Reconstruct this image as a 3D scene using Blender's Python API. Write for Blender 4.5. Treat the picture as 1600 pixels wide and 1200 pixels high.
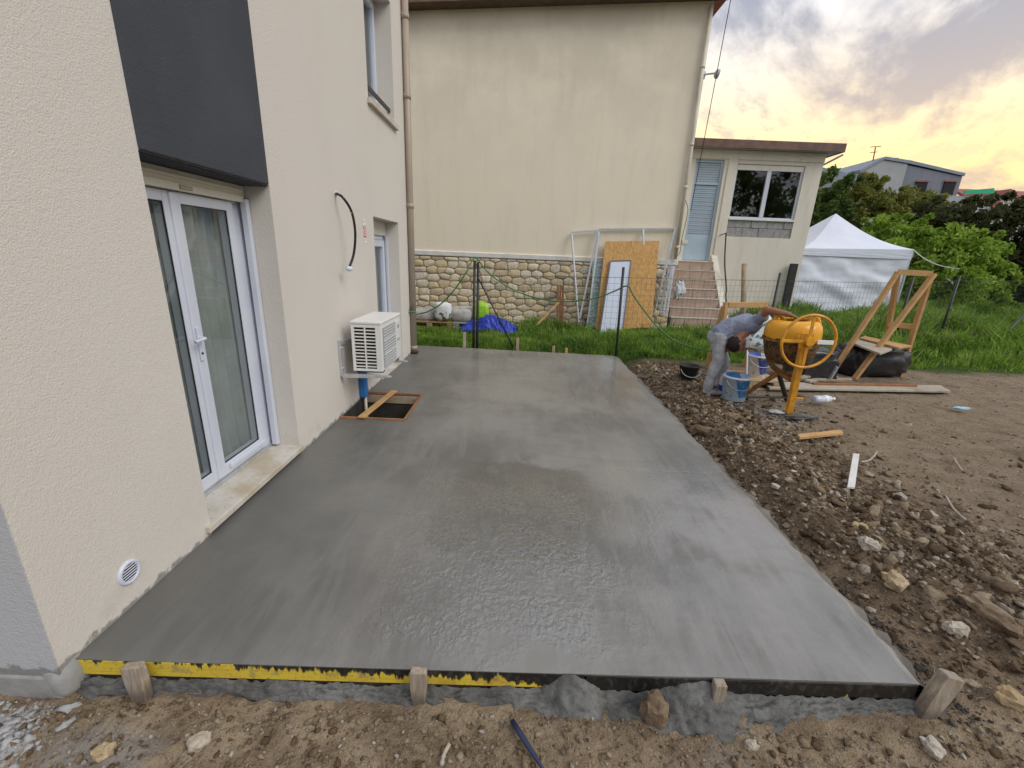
import bpy, bmesh, math, random
import numpy as np
from mathutils import Vector, Matrix, Euler
random.seed(7); RNG=np.random.default_rng(11)
SC=bpy.context.scene
for o in list(bpy.data.objects): bpy.data.objects.remove(o)
COL=SC.collection
# ---------------------------------------------------------------- camera
F_PX=669.156; CAM=np.array([1.857,-1.422,1.75])
_wy=np.array([13.,-203.,F_PX]); _wy/=np.linalg.norm(_wy)
_wz=-np.array([-90.,2200.,F_PX]); _wz/=np.linalg.norm(_wz)
_wx=np.cross(_wy,_wz); MW=np.stack([_wx,_wy,_wz])
cam=bpy.data.cameras.new('camera'); cam.sensor_width=36; cam.lens=F_PX/1600*36; cam.clip_end=2000; cam.clip_start=.05
co=bpy.data.objects.new('camera',cam); COL.objects.link(co)
_R=np.stack([MW@np.array([1,0,0]),MW@np.array([0,-1,0]),MW@np.array([0,0,-1])],axis=1)
co.matrix_world=Matrix.Translation(Vector(CAM.tolist()))@Matrix(_R.tolist()).to_4x4()
SC.camera=co
def at(u,v,val,ax=1):
    """point of the plane axis=val that the survey photograph shows at u,v"""
    d=MW@np.array([u-800,v-600,F_PX]); t=(val-CAM[ax])/d[ax]
    return (CAM+t*d)
# ---------------------------------------------------------------- light
SUN_EL=math.radians(42); SUN_AZ=math.radians(122)      # azimuth from +Y towards +X
GLOW_EL=math.radians(9); GLOW_AZ=math.radians(33)
W=bpy.data.worlds.new('World'); SC.world=W; W.use_nodes=True
sun=bpy.data.lights.new('sun','SUN'); sun.energy=1.4; sun.angle=math.radians(32); sun.color=(1,.95,.88)
so=bpy.data.objects.new('sun',sun); COL.objects.link(so)
sd=Vector((math.sin(SUN_AZ)*math.cos(SUN_EL),math.cos(SUN_AZ)*math.cos(SUN_EL),math.sin(SUN_EL)))
so.rotation_euler=sd.to_track_quat('Z','Y').to_euler(); so.location=(20,20,30)
SC.view_settings.view_transform='Standard'; SC.view_settings.look='None'
SC.cycles.max_bounces=6; SC.cycles.diffuse_bounces=3; SC.cycles.glossy_bounces=3; SC.cycles.transparent_max_bounces=6
SC.view_settings.exposure=0.26; SC.view_settings.gamma=1
# ---------------------------------------------------------------- node helper
class NT:
    def __init__(s,tree): s.t=tree; s.n=tree.nodes; s.l=tree.links; s._c={}
    def new(s,typ,**kw):
        n=s.n.new(typ)
        for k,v in kw.items(): setattr(n,k,v)
        return n
    def put(s,sock,val):
        if hasattr(val,'is_linked') or hasattr(val,'links'): s.l.new(val,sock)
        elif isinstance(val,(tuple,list)) and len(val)==3 and sock.type=='RGBA': sock.default_value=(*val,1)
        else: sock.default_value=val
    def coord(s,kind='Object'):
        if kind not in s._c: s._c[kind]=s.new('ShaderNodeTexCoord').outputs[kind]
        return s._c[kind]
    def noise(s,scale,detail=4,rough=.55,vec=None,dist=0,out='Fac'):
        n=s.new('ShaderNodeTexNoise'); s.put(n.inputs['Vector'],vec if vec is not None else s.coord())
        n.inputs['Scale'].default_value=scale; n.inputs['Detail'].default_value=detail; n.inputs['Roughness'].default_value=rough
        n.inputs['Distortion'].default_value=dist
        return n.outputs['Fac' if out=='Fac' else 'Color']
    def voro(s,scale,feature='F1',vec=None,out='Distance'):
        n=s.new('ShaderNodeTexVoronoi',feature=feature); s.put(n.inputs['Vector'],vec if vec is not None else s.coord())
        n.inputs['Scale'].default_value=scale; return n.outputs[out]
    def math(s,op,a,b=0,c=None,clamp=False):
        n=s.new('ShaderNodeMath',operation=op,use_clamp=clamp); s.put(n.inputs[0],a); s.put(n.inputs[1],b)
        if c is not None: s.put(n.inputs[2],c)
        return n.outputs[0]
    def vmath(s,op,a,b=(0,0,0)):
        n=s.new('ShaderNodeVectorMath',operation=op); s.put(n.inputs[0],a); s.put(n.inputs[1],b)
        return n.outputs['Value' if op in('DOT_PRODUCT','LENGTH') else 'Vector']
    def sm(s,x,a,b):
        n=s.new('ShaderNodeMapRange',interpolation_type='SMOOTHSTEP'); s.put(n.inputs['Value'],x)
        n.inputs['From Min'].default_value=a; n.inputs['From Max'].default_value=b
        return n.outputs[0]
    def mix(s,f,a,b,mode='MIX'):
        n=s.new('ShaderNodeMix',data_type='RGBA',blend_type=mode); s.put(n.inputs[0],f); s.put(n.inputs[6],a); s.put(n.inputs[7],b)
        return n.outputs[2]
    def ramp(s,f,stops):
        n=s.new('ShaderNodeValToRGB'); s.put(n.inputs[0],f); e=n.color_ramp.elements
        while len(e)<len(stops): e.new(.5)
        for el,(p,c) in zip(e,stops): el.position=p; el.color=(*c,1) if len(c)==3 else c
        return n.outputs[0]
    def sep(s,v):
        n=s.new('ShaderNodeSeparateXYZ'); s.put(n.inputs[0],v); return n.outputs
    def comb(s,x=0,y=0,z=0):
        n=s.new('ShaderNodeCombineXYZ'); s.put(n.inputs[0],x); s.put(n.inputs[1],y); s.put(n.inputs[2],z); return n.outputs[0]
    def bump(s,h,strength=.3,dist=.01,normal=None):
        n=s.new('ShaderNodeBump'); s.put(n.inputs['Height'],h); n.inputs['Strength'].default_value=strength; n.inputs['Distance'].default_value=dist
        if normal is not None: s.put(n.inputs['Normal'],normal)
        return n.outputs[0]
    def scale(s,v,k): return s.vmath('MULTIPLY',v,k)
# ---------------------------------------------------------------- sky
def make_sky():
    t=NT(W.node_tree); W.node_tree.nodes.clear()
    out=t.new('ShaderNodeOutputWorld'); bg=t.new('ShaderNodeBackground'); t.l.new(bg.outputs[0],out.inputs[0])
    sky=t.new('ShaderNodeTexSky',sky_type='NISHITA'); sky.sun_disc=False
    sky.sun_elevation=SUN_EL; sky.sun_rotation=SUN_AZ; sky.altitude=100; sky.air_density=1.0; sky.dust_density=1.5
    d=t.coord('Generated'); x,y,z=t.sep(d)
    zc=t.math('MAXIMUM',z,0.0)
    inv=t.math('DIVIDE',1.0,t.math('ADD',zc,.13))
    pl=t.comb(t.math('MULTIPLY',x,inv),t.math('MULTIPLY',y,inv),0)
    rot=t.new('ShaderNodeVectorRotate',rotation_type='Z_AXIS'); t.put(rot.inputs['Vector'],pl); rot.inputs['Angle'].default_value=math.radians(-52)
    st=t.scale(rot.outputs[0],(.55,1.25,1))
    n1=t.noise(1.25,6,.6,st,.5); n2=t.noise(4.2,6,.62,st,.3)
    cl=t.math('ADD',t.math('MULTIPLY',n1,.72),t.math('MULTIPLY',n2,.28))
    g=Vector((math.sin(GLOW_AZ)*math.cos(GLOW_EL),math.cos(GLOW_AZ)*math.cos(GLOW_EL),math.sin(GLOW_EL)))
    dn=t.vmath('NORMALIZE',d)
    gd=t.vmath('DOT_PRODUCT',dn,tuple(g))
    glow=t.sm(gd,.45,1.0); low=t.sm(zc,.46,.10)
    warm=t.math('MULTIPLY',t.math('ADD',t.math('MULTIPLY',glow,.85),.15),low); cl=t.math('SUBTRACT',cl,t.math('MULTIPLY',warm,.075))
    # thick cloud: mauve grey, thin cloud: bright, warm towards the glow
    thick=t.mix(warm,(.37,.40,.49),(.72,.55,.40)); thin=t.mix(warm,(.95,.95,.99),(1.30,.93,.38))
    cc=t.mix(t.sm(cl,.40,.57),thin,thick)
    cc10=t.mix(1.0,cc,(10,10,10),'MULTIPLY')
    clear=t.mix(1.0,sky.outputs[0],(.75,.8,.85),'MULTIPLY')
    cover=t.sm(cl,.28,.42)
    colr=t.mix(t.math('MAXIMUM',t.math('MULTIPLY',cover,.94),t.math('MULTIPLY',low,.85)),clear,cc10)
    t.put(bg.inputs[0],colr); bg.inputs[1].default_value=.1
make_sky()
# ---------------------------------------------------------------- materials
M={}
def mat(name,col=(.5,.5,.5),rough=.7,spec=.4,metal=0,var=None,vscale=3,bump=0,bscale=60,bdist=.004,fn=None,stretch=None,vd=4):
    m=bpy.data.materials.new(name); m.use_nodes=True; t=NT(m.node_tree)
    b=m.node_tree.nodes['Principled BSDF']
    b.inputs['Roughness'].default_value=rough; b.inputs['Specular IOR Level'].default_value=spec; b.inputs['Metallic'].default_value=metal
    b.inputs['Base Color'].default_value=(*col,1)
    vec=t.coord()
    if stretch: vec=t.scale(vec,stretch)
    if var is not None:
        t.put(b.inputs['Base Color'],t.mix(t.sm(t.noise(vscale,vd,.6,vec),.3,.7),col,var))
    if bump: t.put(b.inputs['Normal'],t.bump(t.noise(bscale,3,.6,vec),bump,bdist))
    if fn: fn(t,b)
    M[name]=m; return m
def f_render(col,dirt,streak=0):
    def fn(t,b):
        n=t.noise(1.1,5,.6); v=t.scale(t.coord(),(2.2,2.2,.35)); s=t.noise(1.6,5,.65,v)
        c=t.mix(t.math('MULTIPLY',t.sm(n,.35,.75),.45),col,dirt)
        if streak: c=t.mix(t.math('MULTIPLY',t.math('MULTIPLY',t.sm(t.sep(t.coord())[2],3.6,7.2),t.sm(t.noise(.55,6,.62),.32,.62)),.5),c,(.56,.51,.40))
        if streak: c=t.mix(t.math('MULTIPLY',t.sm(s,.48,.72),streak),c,tuple(x*.62 for x in dirt))
        g=t.noise(260,2,.6); c=t.mix(t.math('MULTIPLY',t.sm(g,.4,.7),.22),c,tuple(x*.72 for x in col))
        x,y,z=t.sep(t.coord())
        sp=t.math('MULTIPLY',t.sm(t.noise(38,3,.7),.66,.74),t.sm(z,.45,-.05))   # mud splashes low on the wall
        c=t.mix(t.math('MULTIPLY',sp,.5),c,(.16,.14,.12))
        smear=t.sm(t.math('ADD',z,t.math('MULTIPLY',t.math('SUBTRACT',t.noise(11,5,.7),.5),-.16)),.028,.006)
        c=t.mix(t.math('MULTIPLY',smear,.8),c,(.20,.20,.19)); c=t.mix(t.math('MULTIPLY',t.math('MULTIPLY',t.sm(t.noise(5,4,.6),.5,.7),t.sm(z,.30,.0)),.22),c,(.34,.30,.25))
        t.put(b.inputs['Base Color'],c)
        h=t.math('ADD',t.math('ADD',t.math('MULTIPLY',t.noise(120,3,.7),1),t.math('MULTIPLY',t.noise(45,3,.5),.5)),t.math('MULTIPLY',t.noise(5,3,.5),.5))
        t.put(b.inputs['Normal'],t.bump(h,.75,.0065))
    return fn
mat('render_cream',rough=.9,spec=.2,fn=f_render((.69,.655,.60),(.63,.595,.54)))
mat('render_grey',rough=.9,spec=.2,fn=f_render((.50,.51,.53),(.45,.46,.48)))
mat('render_dark',rough=.9,spec=.25,fn=f_render((.062,.068,.082),(.10,.106,.124)))
mat('render_old',rough=.92,spec=.15,fn=f_render((.85,.77,.62),(.80,.72,.575),.14))
mat('render_annex',rough=.92,spec=.15,fn=f_render((.74,.70,.61),(.66,.62,.54),.28))
mat('white_paint',(.72,.72,.70),.6,var=(.60,.60,.58),vscale=5,bump=.15,bscale=80)
mat('upvc',(.64,.68,.77),.3,.5,var=(.58,.62,.72),vscale=2)
mat('upvc_cream',(.70,.67,.58),.35,.5,var=(.62,.60,.52),vscale=4)
mat('black_gap',(.012,.012,.013),.8)
mat('dark_metal',(.018,.02,.022),.45,.5,var=(.03,.032,.034),vscale=9)
mat('galv',(.62,.65,.68),.38,.5,.6,var=(.5,.53,.55),vscale=14)
mat('pipe_beige',(.40,.33,.26),.45,.5,var=(.34,.285,.22),vscale=3)
mat('pipe_white',(.70,.66,.56),.5,.4,var=(.58,.54,.44),vscale=3)
mat('ac_white',(.78,.78,.76),.38,.5,var=(.70,.70,.68),vscale=3)
mat('ac_grey',(.36,.38,.40),.5,.4)
mat('blue_plastic',(.03,.20,.52),.4,.5,var=(.02,.15,.42),vscale=7)
mat('grey_plastic',(.45,.46,.47),.45)
mat('hose_green',(.035,.16,.045),.4,.5)
mat('black_plastic',(.012,.012,.014),.32,.5,var=(.03,.03,.035),vscale=18)
mat('sign_red',(.62,.05,.06),.4); mat('sign_white',(.8,.8,.8),.4)
mat('eave_brown',(.16,.10,.065),.7,var=(.10,.065,.045),vscale=6)
mat('fascia',(.20,.12,.095),.7,var=(.13,.085,.07),vscale=5,bump=.2)
mat('shutter',(.36,.44,.52),.5,var=(.32,.40,.48),vscale=3)
mat('door_blue',(.42,.53,.63),.5,var=(.36,.47,.57),vscale=2)
mat('mortar',(.42,.36,.26),.95,.15,var=(.32,.27,.195),vscale=7,bump=.6,bscale=55,bdist=.015)
def f_stone(t,b):
    oi=t.new('ShaderNodeObjectInfo').outputs['Random']
    base=t.ramp(oi,[(0,(.60,.48,.29)),(.35,(.74,.63,.43)),(.6,(.70,.63,.52)),(.85,(.54,.44,.29)),(1,(.78,.69,.52))])
    n=t.noise(14,5,.65); c=t.mix(t.math('MULTIPLY',t.sm(n,.45,.75),.7),base,(.32,.26,.17))
    c=t.mix(t.math('MULTIPLY',t.sm(t.noise(42,3,.6),.5,.75),.5),c,(.62,.55,.42)); t.put(b.inputs['Base Color'],c)
    t.put(b.inputs['Normal'],t.bump(t.noise(30,5,.65),.7,.02))
mat('stone',rough=.92,spec=.15,fn=f_stone)
mat('tile',(.46,.34,.27),.55,.35,var=(.37,.275,.22),vscale=6,bump=.1)
mat('tile_edge',(.60,.54,.46),.7,var=(.48,.43,.37),vscale=8)
mat('block',(.36,.36,.35),.92,.15,var=(.26,.26,.255),vscale=9,bump=.5,bscale=90)
def f_wood(c1,c2,c3,sc=1.0,axis=(1,1,1)):
    def fn(t,b):
        oi=t.new('ShaderNodeObjectInfo').outputs['Random']
        v=t.vmath('ADD',t.scale(t.coord(),axis),t.comb(oi,t.math('MULTIPLY',oi,7.3),0))
        n=t.noise(9*sc,6,.65,v,.6); k=t.noise(3*sc,3,.5,v)
        c=t.mix(t.sm(n,.32,.68),c1,c2); c=t.mix(t.math('MULTIPLY',t.sm(k,.55,.75),.6),c,c3)
        t.put(b.inputs['Base Color'],c); t.put(b.inputs['Normal'],t.bump(n,.25,.004))
    return fn
mat('wood_new',rough=.7,spec=.25,fn=f_wood((.58,.37,.17),(.48,.28,.12),(.34,.19,.085)))
mat('wood_old',rough=.85,spec=.15,fn=f_wood((.42,.34,.24),(.32,.25,.17),(.19,.15,.11)))
mat('wood_grey',rough=.85,spec=.15,fn=f_wood((.46,.41,.33),(.37,.33,.27),(.22,.19,.15)))
mat('wood_red',rough=.85,spec=.15,fn=f_wood((.34,.17,.085),(.25,.12,.06),(.15,.085,.05)))
def f_stake(t,b):
    v=t.scale(t.coord(),(60,60,5)); n=t.noise(1,5,.65,v,.5); k=t.noise(17,5,.7); x,y,z=t.sep(t.coord())
    c=t.mix(t.sm(n,.3,.7),(.44,.37,.28),(.24,.19,.14)); c=t.mix(t.math('MULTIPLY',t.sm(k,.48,.64),.65),c,(.26,.25,.235)); c=t.mix(t.math('MULTIPLY',t.sm(t.math('ADD',z,t.math('MULTIPLY',t.math('SUBTRACT',k,.5),.12)),-.05,-.12),.75),c,(.10,.085,.065))
    t.put(b.inputs['Base Color'],c); t.put(b.inputs['Normal'],t.bump(n,.6,.006))
mat('wood_stake',rough=.85,spec=.15,fn=f_stake)
def f_osb(t,b):
    v=t.scale(t.coord(),(26,26,14)); vo=t.new('ShaderNodeTexVoronoi'); t.put(vo.inputs['Vector'],v); vo.inputs['Scale'].default_value=1
    c=t.mix(t.sep(vo.outputs['Color'])[0],(.56,.32,.11),(.42,.22,.075)); c=t.mix(t.math('MULTIPLY',t.sep(vo.outputs['Color'])[1],.45),c,(.70,.46,.19))
    t.put(b.inputs['Base Color'],c)
mat('osb',rough=.7,spec=.25,fn=f_osb)
def f_pattern(t,b):
    n=t.noise(16,3,.5,None,2.0); t.put(b.inputs['Base Color'],t.mix(t.sm(n,.42,.55),(.16,.30,.30),(.50,.60,.58)))
mat('patterned_panel',rough=.35,spec=.5,fn=f_pattern)
mat('panel_white',(.62,.68,.80),.45,var=(.56,.62,.74),vscale=2)
mat('cloth_white',(.72,.72,.72),.85,.1,var=(.56,.57,.60),vscale=9,bump=.3,bscale=30)
mat('tent_cloth',(.72,.76,.86),.75,.15,var=(.66,.70,.80),vscale=1.2,bump=.2,bscale=9,bdist=.03)
mat('tarp_blue',(.02,.055,.50),.4,.5,var=(.015,.035,.33),vscale=7)
mat('bag_green',(.36,.68,.03),.4,.5,var=(.30,.55,.03),vscale=6,bump=.5,bscale=18,bdist=.03)
mat('bag_grey',(.50,.49,.47),.75,.2,var=(.33,.31,.29),vscale=9,bump=.5,bscale=22,bdist=.03)
def f_bagprint(t,b):
    n=t.noise(13,3,.5); c=t.mix(t.sm(n,.53,.58),(.70,.76,.76),(.13,.27,.31)); t.put(b.inputs['Base Color'],c)
    t.put(b.inputs['Normal'],t.bump(t.noise(22,4,.6),.6,.03))
mat('bag_print',rough=.3,spec=.5,fn=f_bagprint)
def f_sack(t,b):
    x,y,z=t.sep(t.coord()); n=t.noise(9,2,.5)
    m_=t.math('MULTIPLY',t.sm(n,.54,.60),t.sm(z,.36,.22)); t.put(b.inputs['Base Color'],t.mix(m_,(.70,.72,.74),(.10,.09,.07)))
    t.put(b.inputs['Normal'],t.bump(t.noise(20,4,.6),.5,.03))
mat('sack_white',rough=.6,spec=.3,fn=f_sack)
def f_mixer(t,b):
    x,y,z=t.sep(t.coord()); n=t.noise(7,6,.7); n2=t.noise(22,5,.7)
    grime=t.math('ADD',t.sm(z,.96,.80),t.math('MULTIPLY',t.math('SUBTRACT',n,.5),1.5))
    g=t.sm(grime,.42,.62)
    c=t.mix(t.math('MULTIPLY',t.sm(n2,.5,.7),.35),(.78,.37,.018),(.56,.24,.02))
    c=t.mix(g,c,t.mix(t.sm(n2,.4,.6),(.035,.026,.016),(.20,.095,.02)))
    c=t.mix(t.sm(n2,.72,.75),c,(.06,.04,.02))
    t.put(b.inputs['Base Color'],c); t.put(b.inputs['Roughness'],t.math('ADD',.33,t.math('MULTIPLY',g,.5)))
    t.put(b.inputs['Normal'],t.bump(t.math('MULTIPLY',n2,g),.4,.01))
mat('mixer_drum',rough=.35,spec=.5,fn=f_mixer)
mat('mixer_yellow',(.78,.38,.022),.4,.5,var=(.50,.22,.03),vscale=11,bump=.1)
mat('mixer_rust',(.34,.15,.03),.6,.3,var=(.14,.07,.025),vscale=13,bump=.3)
mat('rubber',(.02,.02,.02),.6)
mat('tyre',(.03,.03,.028),.8)
mat('skin',(.34,.165,.10),.55,.35,var=(.28,.13,.08),vscale=12)
mat('hair',(.022,.015,.012),.6,.3,bump=.5,bscale=150)
mat('shirt',(.27,.30,.40),.9,.1,var=(.22,.245,.33),vscale=7,bump=.5,bscale=16,bdist=.03)
mat('trousers',(.42,.43,.46),.9,.1,var=(.33,.34,.36),vscale=7,bump=.6,bscale=14,bdist=.03)
mat('shoe',(.45,.44,.44),.7,.2,var=(.30,.28,.26),vscale=16)
def f_bucket(c1,c2,thr=.5):
    def fn(t,b):
        x,y,z=t.sep(t.coord()); v=t.math('SINE',t.math('ADD',t.math('MULTIPLY',x,17),t.math('MULTIPLY',z,5)))
        m_=t.math('MULTIPLY',t.sm(v,-.05,.05),t.sm(z,.04,.045)); c=t.mix(m_,c1,c2)
        n=t.noise(15,5,.65); c=t.mix(t.math('MULTIPLY',t.sm(n,.53,.64),.8),c,(.42,.41,.39)); c=t.mix(t.math('MULTIPLY',t.sm(t.noise(31,4,.6),.55,.66),.6),c,(.18,.16,.13)); t.put(b.inputs['Base Color'],c)
    return fn
mat('bucket_blue',rough=.4,spec=.4,fn=f_bucket((.42,.55,.66),(.03,.22,.55)))
mat('bucket_white',rough=.4,spec=.4,fn=f_bucket((.62,.66,.70),(.03,.09,.42)))
mat('clear_plastic',(.62,.66,.74),.18,.5,var=(.5,.55,.66),vscale=9)
mat('dark_blue_tube',(.012,.018,.05),.35,.5,var=(.02,.03,.08),fn=None); mat('rag_blue',(.35,.55,.68),.8)
mat('net_green',(.03,.42,.24),.7); mat('roof_red',(.36,.13,.10),.8,var=(.26,.10,.08),vscale=3)
mat('roof_blue',(.20,.24,.30),.6,var=(.26,.30,.36),vscale=2)
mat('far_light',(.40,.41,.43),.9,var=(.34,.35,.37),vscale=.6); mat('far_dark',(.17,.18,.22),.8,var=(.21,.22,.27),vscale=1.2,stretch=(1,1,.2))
mat('far_cream',(.60,.55,.50),.9)
mat('bark',(.11,.085,.06),.9,bump=.5,bscale=30)
def f_leaf(a,b_):
    def fn(t,b):
        n=t.noise(1.6,3,.6); r=t.noise(22,2,.5)
        c=t.mix(t.sm(n,.35,.65),a,b_); c=t.mix(t.math('MULTIPLY',t.sm(r,.4,.7),.5),c,tuple(min(1,x*1.7) for x in b_)); t.put(b.inputs['Base Color'],c)
        b.inputs['Transmission Weight'].default_value=0
        tr=t.new('ShaderNodeBsdfTranslucent'); t.put(tr.inputs[0],c); mx=t.new('ShaderNodeMixShader'); mx.inputs[0].default_value=.35
        o=[n for n in t.n if n.type=='OUTPUT_MATERIAL'][0]
        t.l.new(b.outputs[0],mx.inputs[1]); t.l.new(tr.outputs[0],mx.inputs[2]); t.l.new(mx.outputs[0],o.inputs[0])
    return fn
mat('leaf_light',rough=.55,spec=.25,fn=f_leaf((.14,.25,.027),(.28,.40,.055)))
mat('leaf_dark',rough=.6,spec=.2,fn=f_leaf((.045,.055,.022),(.085,.095,.035)))
mat('leaf_olive',rough=.6,spec=.2,fn=f_leaf((.11,.125,.028),(.22,.23,.05)))
mat('leaf_mid',rough=.6,spec=.2,fn=f_leaf((.05,.085,.022),(.10,.15,.035)))
mat('grass_dry',rough=.7,spec=.2,fn=f_leaf((.32,.30,.13),(.45,.42,.20)))
mat('grass',rough=.6,spec=.2,fn=f_leaf((.06,.14,.017),(.22,.35,.05)))
def f_glass(tint,tr):
    def fn(t,b):
        o=[n for n in t.n if n.type=='OUTPUT_MATERIAL'][0]
        gl=t.new('ShaderNodeBsdfGlossy'); gl.inputs['Roughness'].default_value=.02; gl.inputs[0].default_value=(.9,.95,1,1)
        tp=t.new('ShaderNodeBsdfTransparent'); tp.inputs[0].default_value=(*tint,1)
        fr=t.new('ShaderNodeFresnel'); fr.inputs[0].default_value=1.52
        mx=t.new('ShaderNodeMixShader'); bf=t.new('ShaderNodeNewGeometry').outputs['Backfacing']; t.l.new(t.math('MULTIPLY',t.math('ADD',t.math('MULTIPLY',fr.outputs[0],1.3),tr),t.math('SUBTRACT',1.0,bf),clamp=True),mx.inputs[0])
        t.l.new(tp.outputs[0],mx.inputs[1]); t.l.new(gl.outputs[0],mx.inputs[2]); t.l.new(mx.outputs[0],o.inputs[0])
    return fn
mat('glass',fn=f_glass((.82,.845,.84),.04)); mat('glass_dark',fn=f_glass((.5,.55,.52),.06))
mat('curtain',(.56,.58,.575),.9,.1,var=(.46,.48,.475),vscale=4)
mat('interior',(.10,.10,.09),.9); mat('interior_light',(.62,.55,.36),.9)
mat('cable',(.01,.01,.011),.4,fn=lambda t,b:t.put(b.inputs['Base Color'],t.mix(t.sm(t.noise(55,2,.5),.66,.70),(.01,.01,.011),(.5,.5,.48))))
def f_soil(t,b):
    x,y,z=t.sep(t.coord())
    n=t.noise(.9,5,.6); n2=t.noise(6,6,.65); n3=t.noise(38,5,.65); n4=t.noise(150,3,.6)
    c=t.mix(t.sm(n2,.33,.68),(.14,.098,.062),(.30,.22,.145))
    # trodden pale area to the right, darker turned soil along the slab
    pale=t.math('MULTIPLY',t.sm(t.math('ADD',x,t.math('MULTIPLY',t.math('SUBTRACT',n,.5),2.2)),4.5,5.7),t.sm(y,-.6,1.6))
    front=t.math('MULTIPLY',t.sm(y,.15,-.1),t.sm(x,5.2,3.8))
    c=t.mix(t.math('MULTIPLY',pale,.85),c,t.mix(t.sm(n2,.3,.7),(.37,.30,.215),(.235,.178,.12)))
    c=t.mix(t.math('MULTIPLY',front,.8),c,t.mix(t.sm(n2,.3,.7),(.29,.21,.13),(.47,.365,.245)))
    c=t.mix(t.math('MULTIPLY',t.sm(t.noise(2.3,5,.65),.5,.68),.5),c,(.11,.078,.05)); c=t.mix(t.math('MULTIPLY',t.sm(n3,.5,.72),.5),c,(.38,.31,.22))
    c=t.mix(t.math('MULTIPLY',t.sm(n3,.46,.28),.6),c,(.06,.042,.03))
    c=t.mix(t.math('MULTIPLY',t.sm(n4,.62,.72),.65),c,(.55,.50,.42))
    # spilt cement: near the house corner and round the mixer
    def spot(cx,cy,r):
        dd=t.vmath('LENGTH',t.vmath('SUBTRACT',t.comb(x,y,0),(cx,cy,0))); return t.sm(t.math('ADD',dd,t.math('MULTIPLY',t.math('SUBTRACT',n2,.5),r*1.8)),r,r*.5)
    c=t.mix(t.math('MULTIPLY',spot(.35,-.36,.26),.55),c,(.34,.34,.33)); c=t.mix(t.math('MULTIPLY',spot(-.1,-.28,.17),.8),c,(.60,.60,.60))
    c=t.mix(t.math('MULTIPLY',spot(5.1,3.65,.45),.7),c,(.33,.32,.30)); c=t.mix(t.math('MULTIPLY',spot(4.75,4.0,.35),.6),c,(.25,.25,.24))
    c=t.mix(t.math('MULTIPLY',spot(2.75,-.35,.2),.4),c,(.36,.34,.30)); c=t.mix(t.math('MULTIPLY',spot(4.3,5.6,.6),.5),c,(.22,.21,.17))
    gr=t.sm(t.math('ADD',y,t.math('MULTIPLY',t.math('SUBTRACT',n,.5),1.0)),6.2,6.7)
    c=t.mix(gr,c,t.mix(t.sm(n2,.3,.7),(.035,.06,.014),(.07,.11,.022))); t.put(b.inputs['Base Color'],c)
    wet=t.sm(x,4.3,3.7); t.put(b.inputs['Roughness'],t.math('SUBTRACT',.95,t.math('MULTIPLY',wet,.2)))
    h=t.math('ADD',t.math('MULTIPLY',n3,1.0),t.math('MULTIPLY',n4,.35)); t.put(b.inputs['Normal'],t.bump(h,1.0,.035))
mat('soil',rough=.95,spec=.15,fn=f_soil)
def f_clod(a,b_,c_):
    def fn(t,b):
        n=t.noise(5,3,.6); n2=t.noise(45,4,.65); c=t.ramp(n,[(.3,a),(.5,b_),(.68,c_)])
        c=t.mix(t.math('MULTIPLY',t.sm(n2,.4,.7),.4),c,tuple(x*.5 for x in a)); t.put(b.inputs['Base Color'],c); t.put(b.inputs['Normal'],t.bump(n2,.7,.012))
    return fn
def f_scat(stops):
    def fn(t,b):
        a=t.new('ShaderNodeAttribute',attribute_name='rnd'); n2=t.noise(70,5,.7)
        c=t.ramp(a.outputs['Fac'],stops); c=t.mix(t.math('MULTIPLY',t.sm(n2,.42,.66),.42),c,(.075,.052,.034)); t.put(b.inputs['Base Color'],c); t.put(b.inputs['Normal'],t.bump(n2,1.0,.02))  # dark mottle puts crevice shade into the colour of the scattered lumps
    return fn
mat('clod_s',rough=.95,spec=.12,fn=f_scat([(0,(.09,.06,.036)),(.35,(.17,.118,.074)),(.65,(.27,.198,.128)),(.85,(.38,.30,.205)),(1,(.52,.44,.33))]))
mat('crumb_s',rough=.95,spec=.12,fn=f_scat([(0,(.16,.11,.066)),(.45,(.27,.195,.12)),(.8,(.36,.28,.185)),(1,(.48,.40,.29))]))
mat('pebble_s',rough=.9,spec=.2,fn=f_scat([(0,(.26,.21,.15)),(.4,(.40,.33,.24)),(.75,(.52,.46,.37)),(1,(.64,.60,.53))]))
mat('mortar_s',rough=.85,spec=.2,fn=f_scat([(0,(.05,.045,.04)),(.5,(.085,.08,.072)),(1,(.16,.155,.145))]))
mat('clod',rough=.95,spec=.15,fn=f_clod((.12,.08,.05),(.20,.145,.095),(.30,.235,.165)))
mat('pebble',rough=.9,spec=.2,fn=f_clod((.34,.28,.21),(.48,.43,.35),(.58,.54,.47)))
mat('limestone',rough=.9,spec=.2,fn=f_clod((.38,.32,.23),(.47,.42,.34),(.55,.51,.44)))
mat('limestone_ochre',rough=.9,spec=.2,fn=f_clod((.36,.25,.12),(.44,.33,.19),(.50,.41,.28)))
mat('mortar_wet',rough=.55,spec=.35,fn=f_clod((.075,.075,.07),(.12,.12,.113),(.18,.18,.17)))
mat('cement_white',rough=.9,spec=.2,fn=f_clod((.36,.36,.36),(.44,.44,.44),(.52,.52,.52)))
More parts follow.
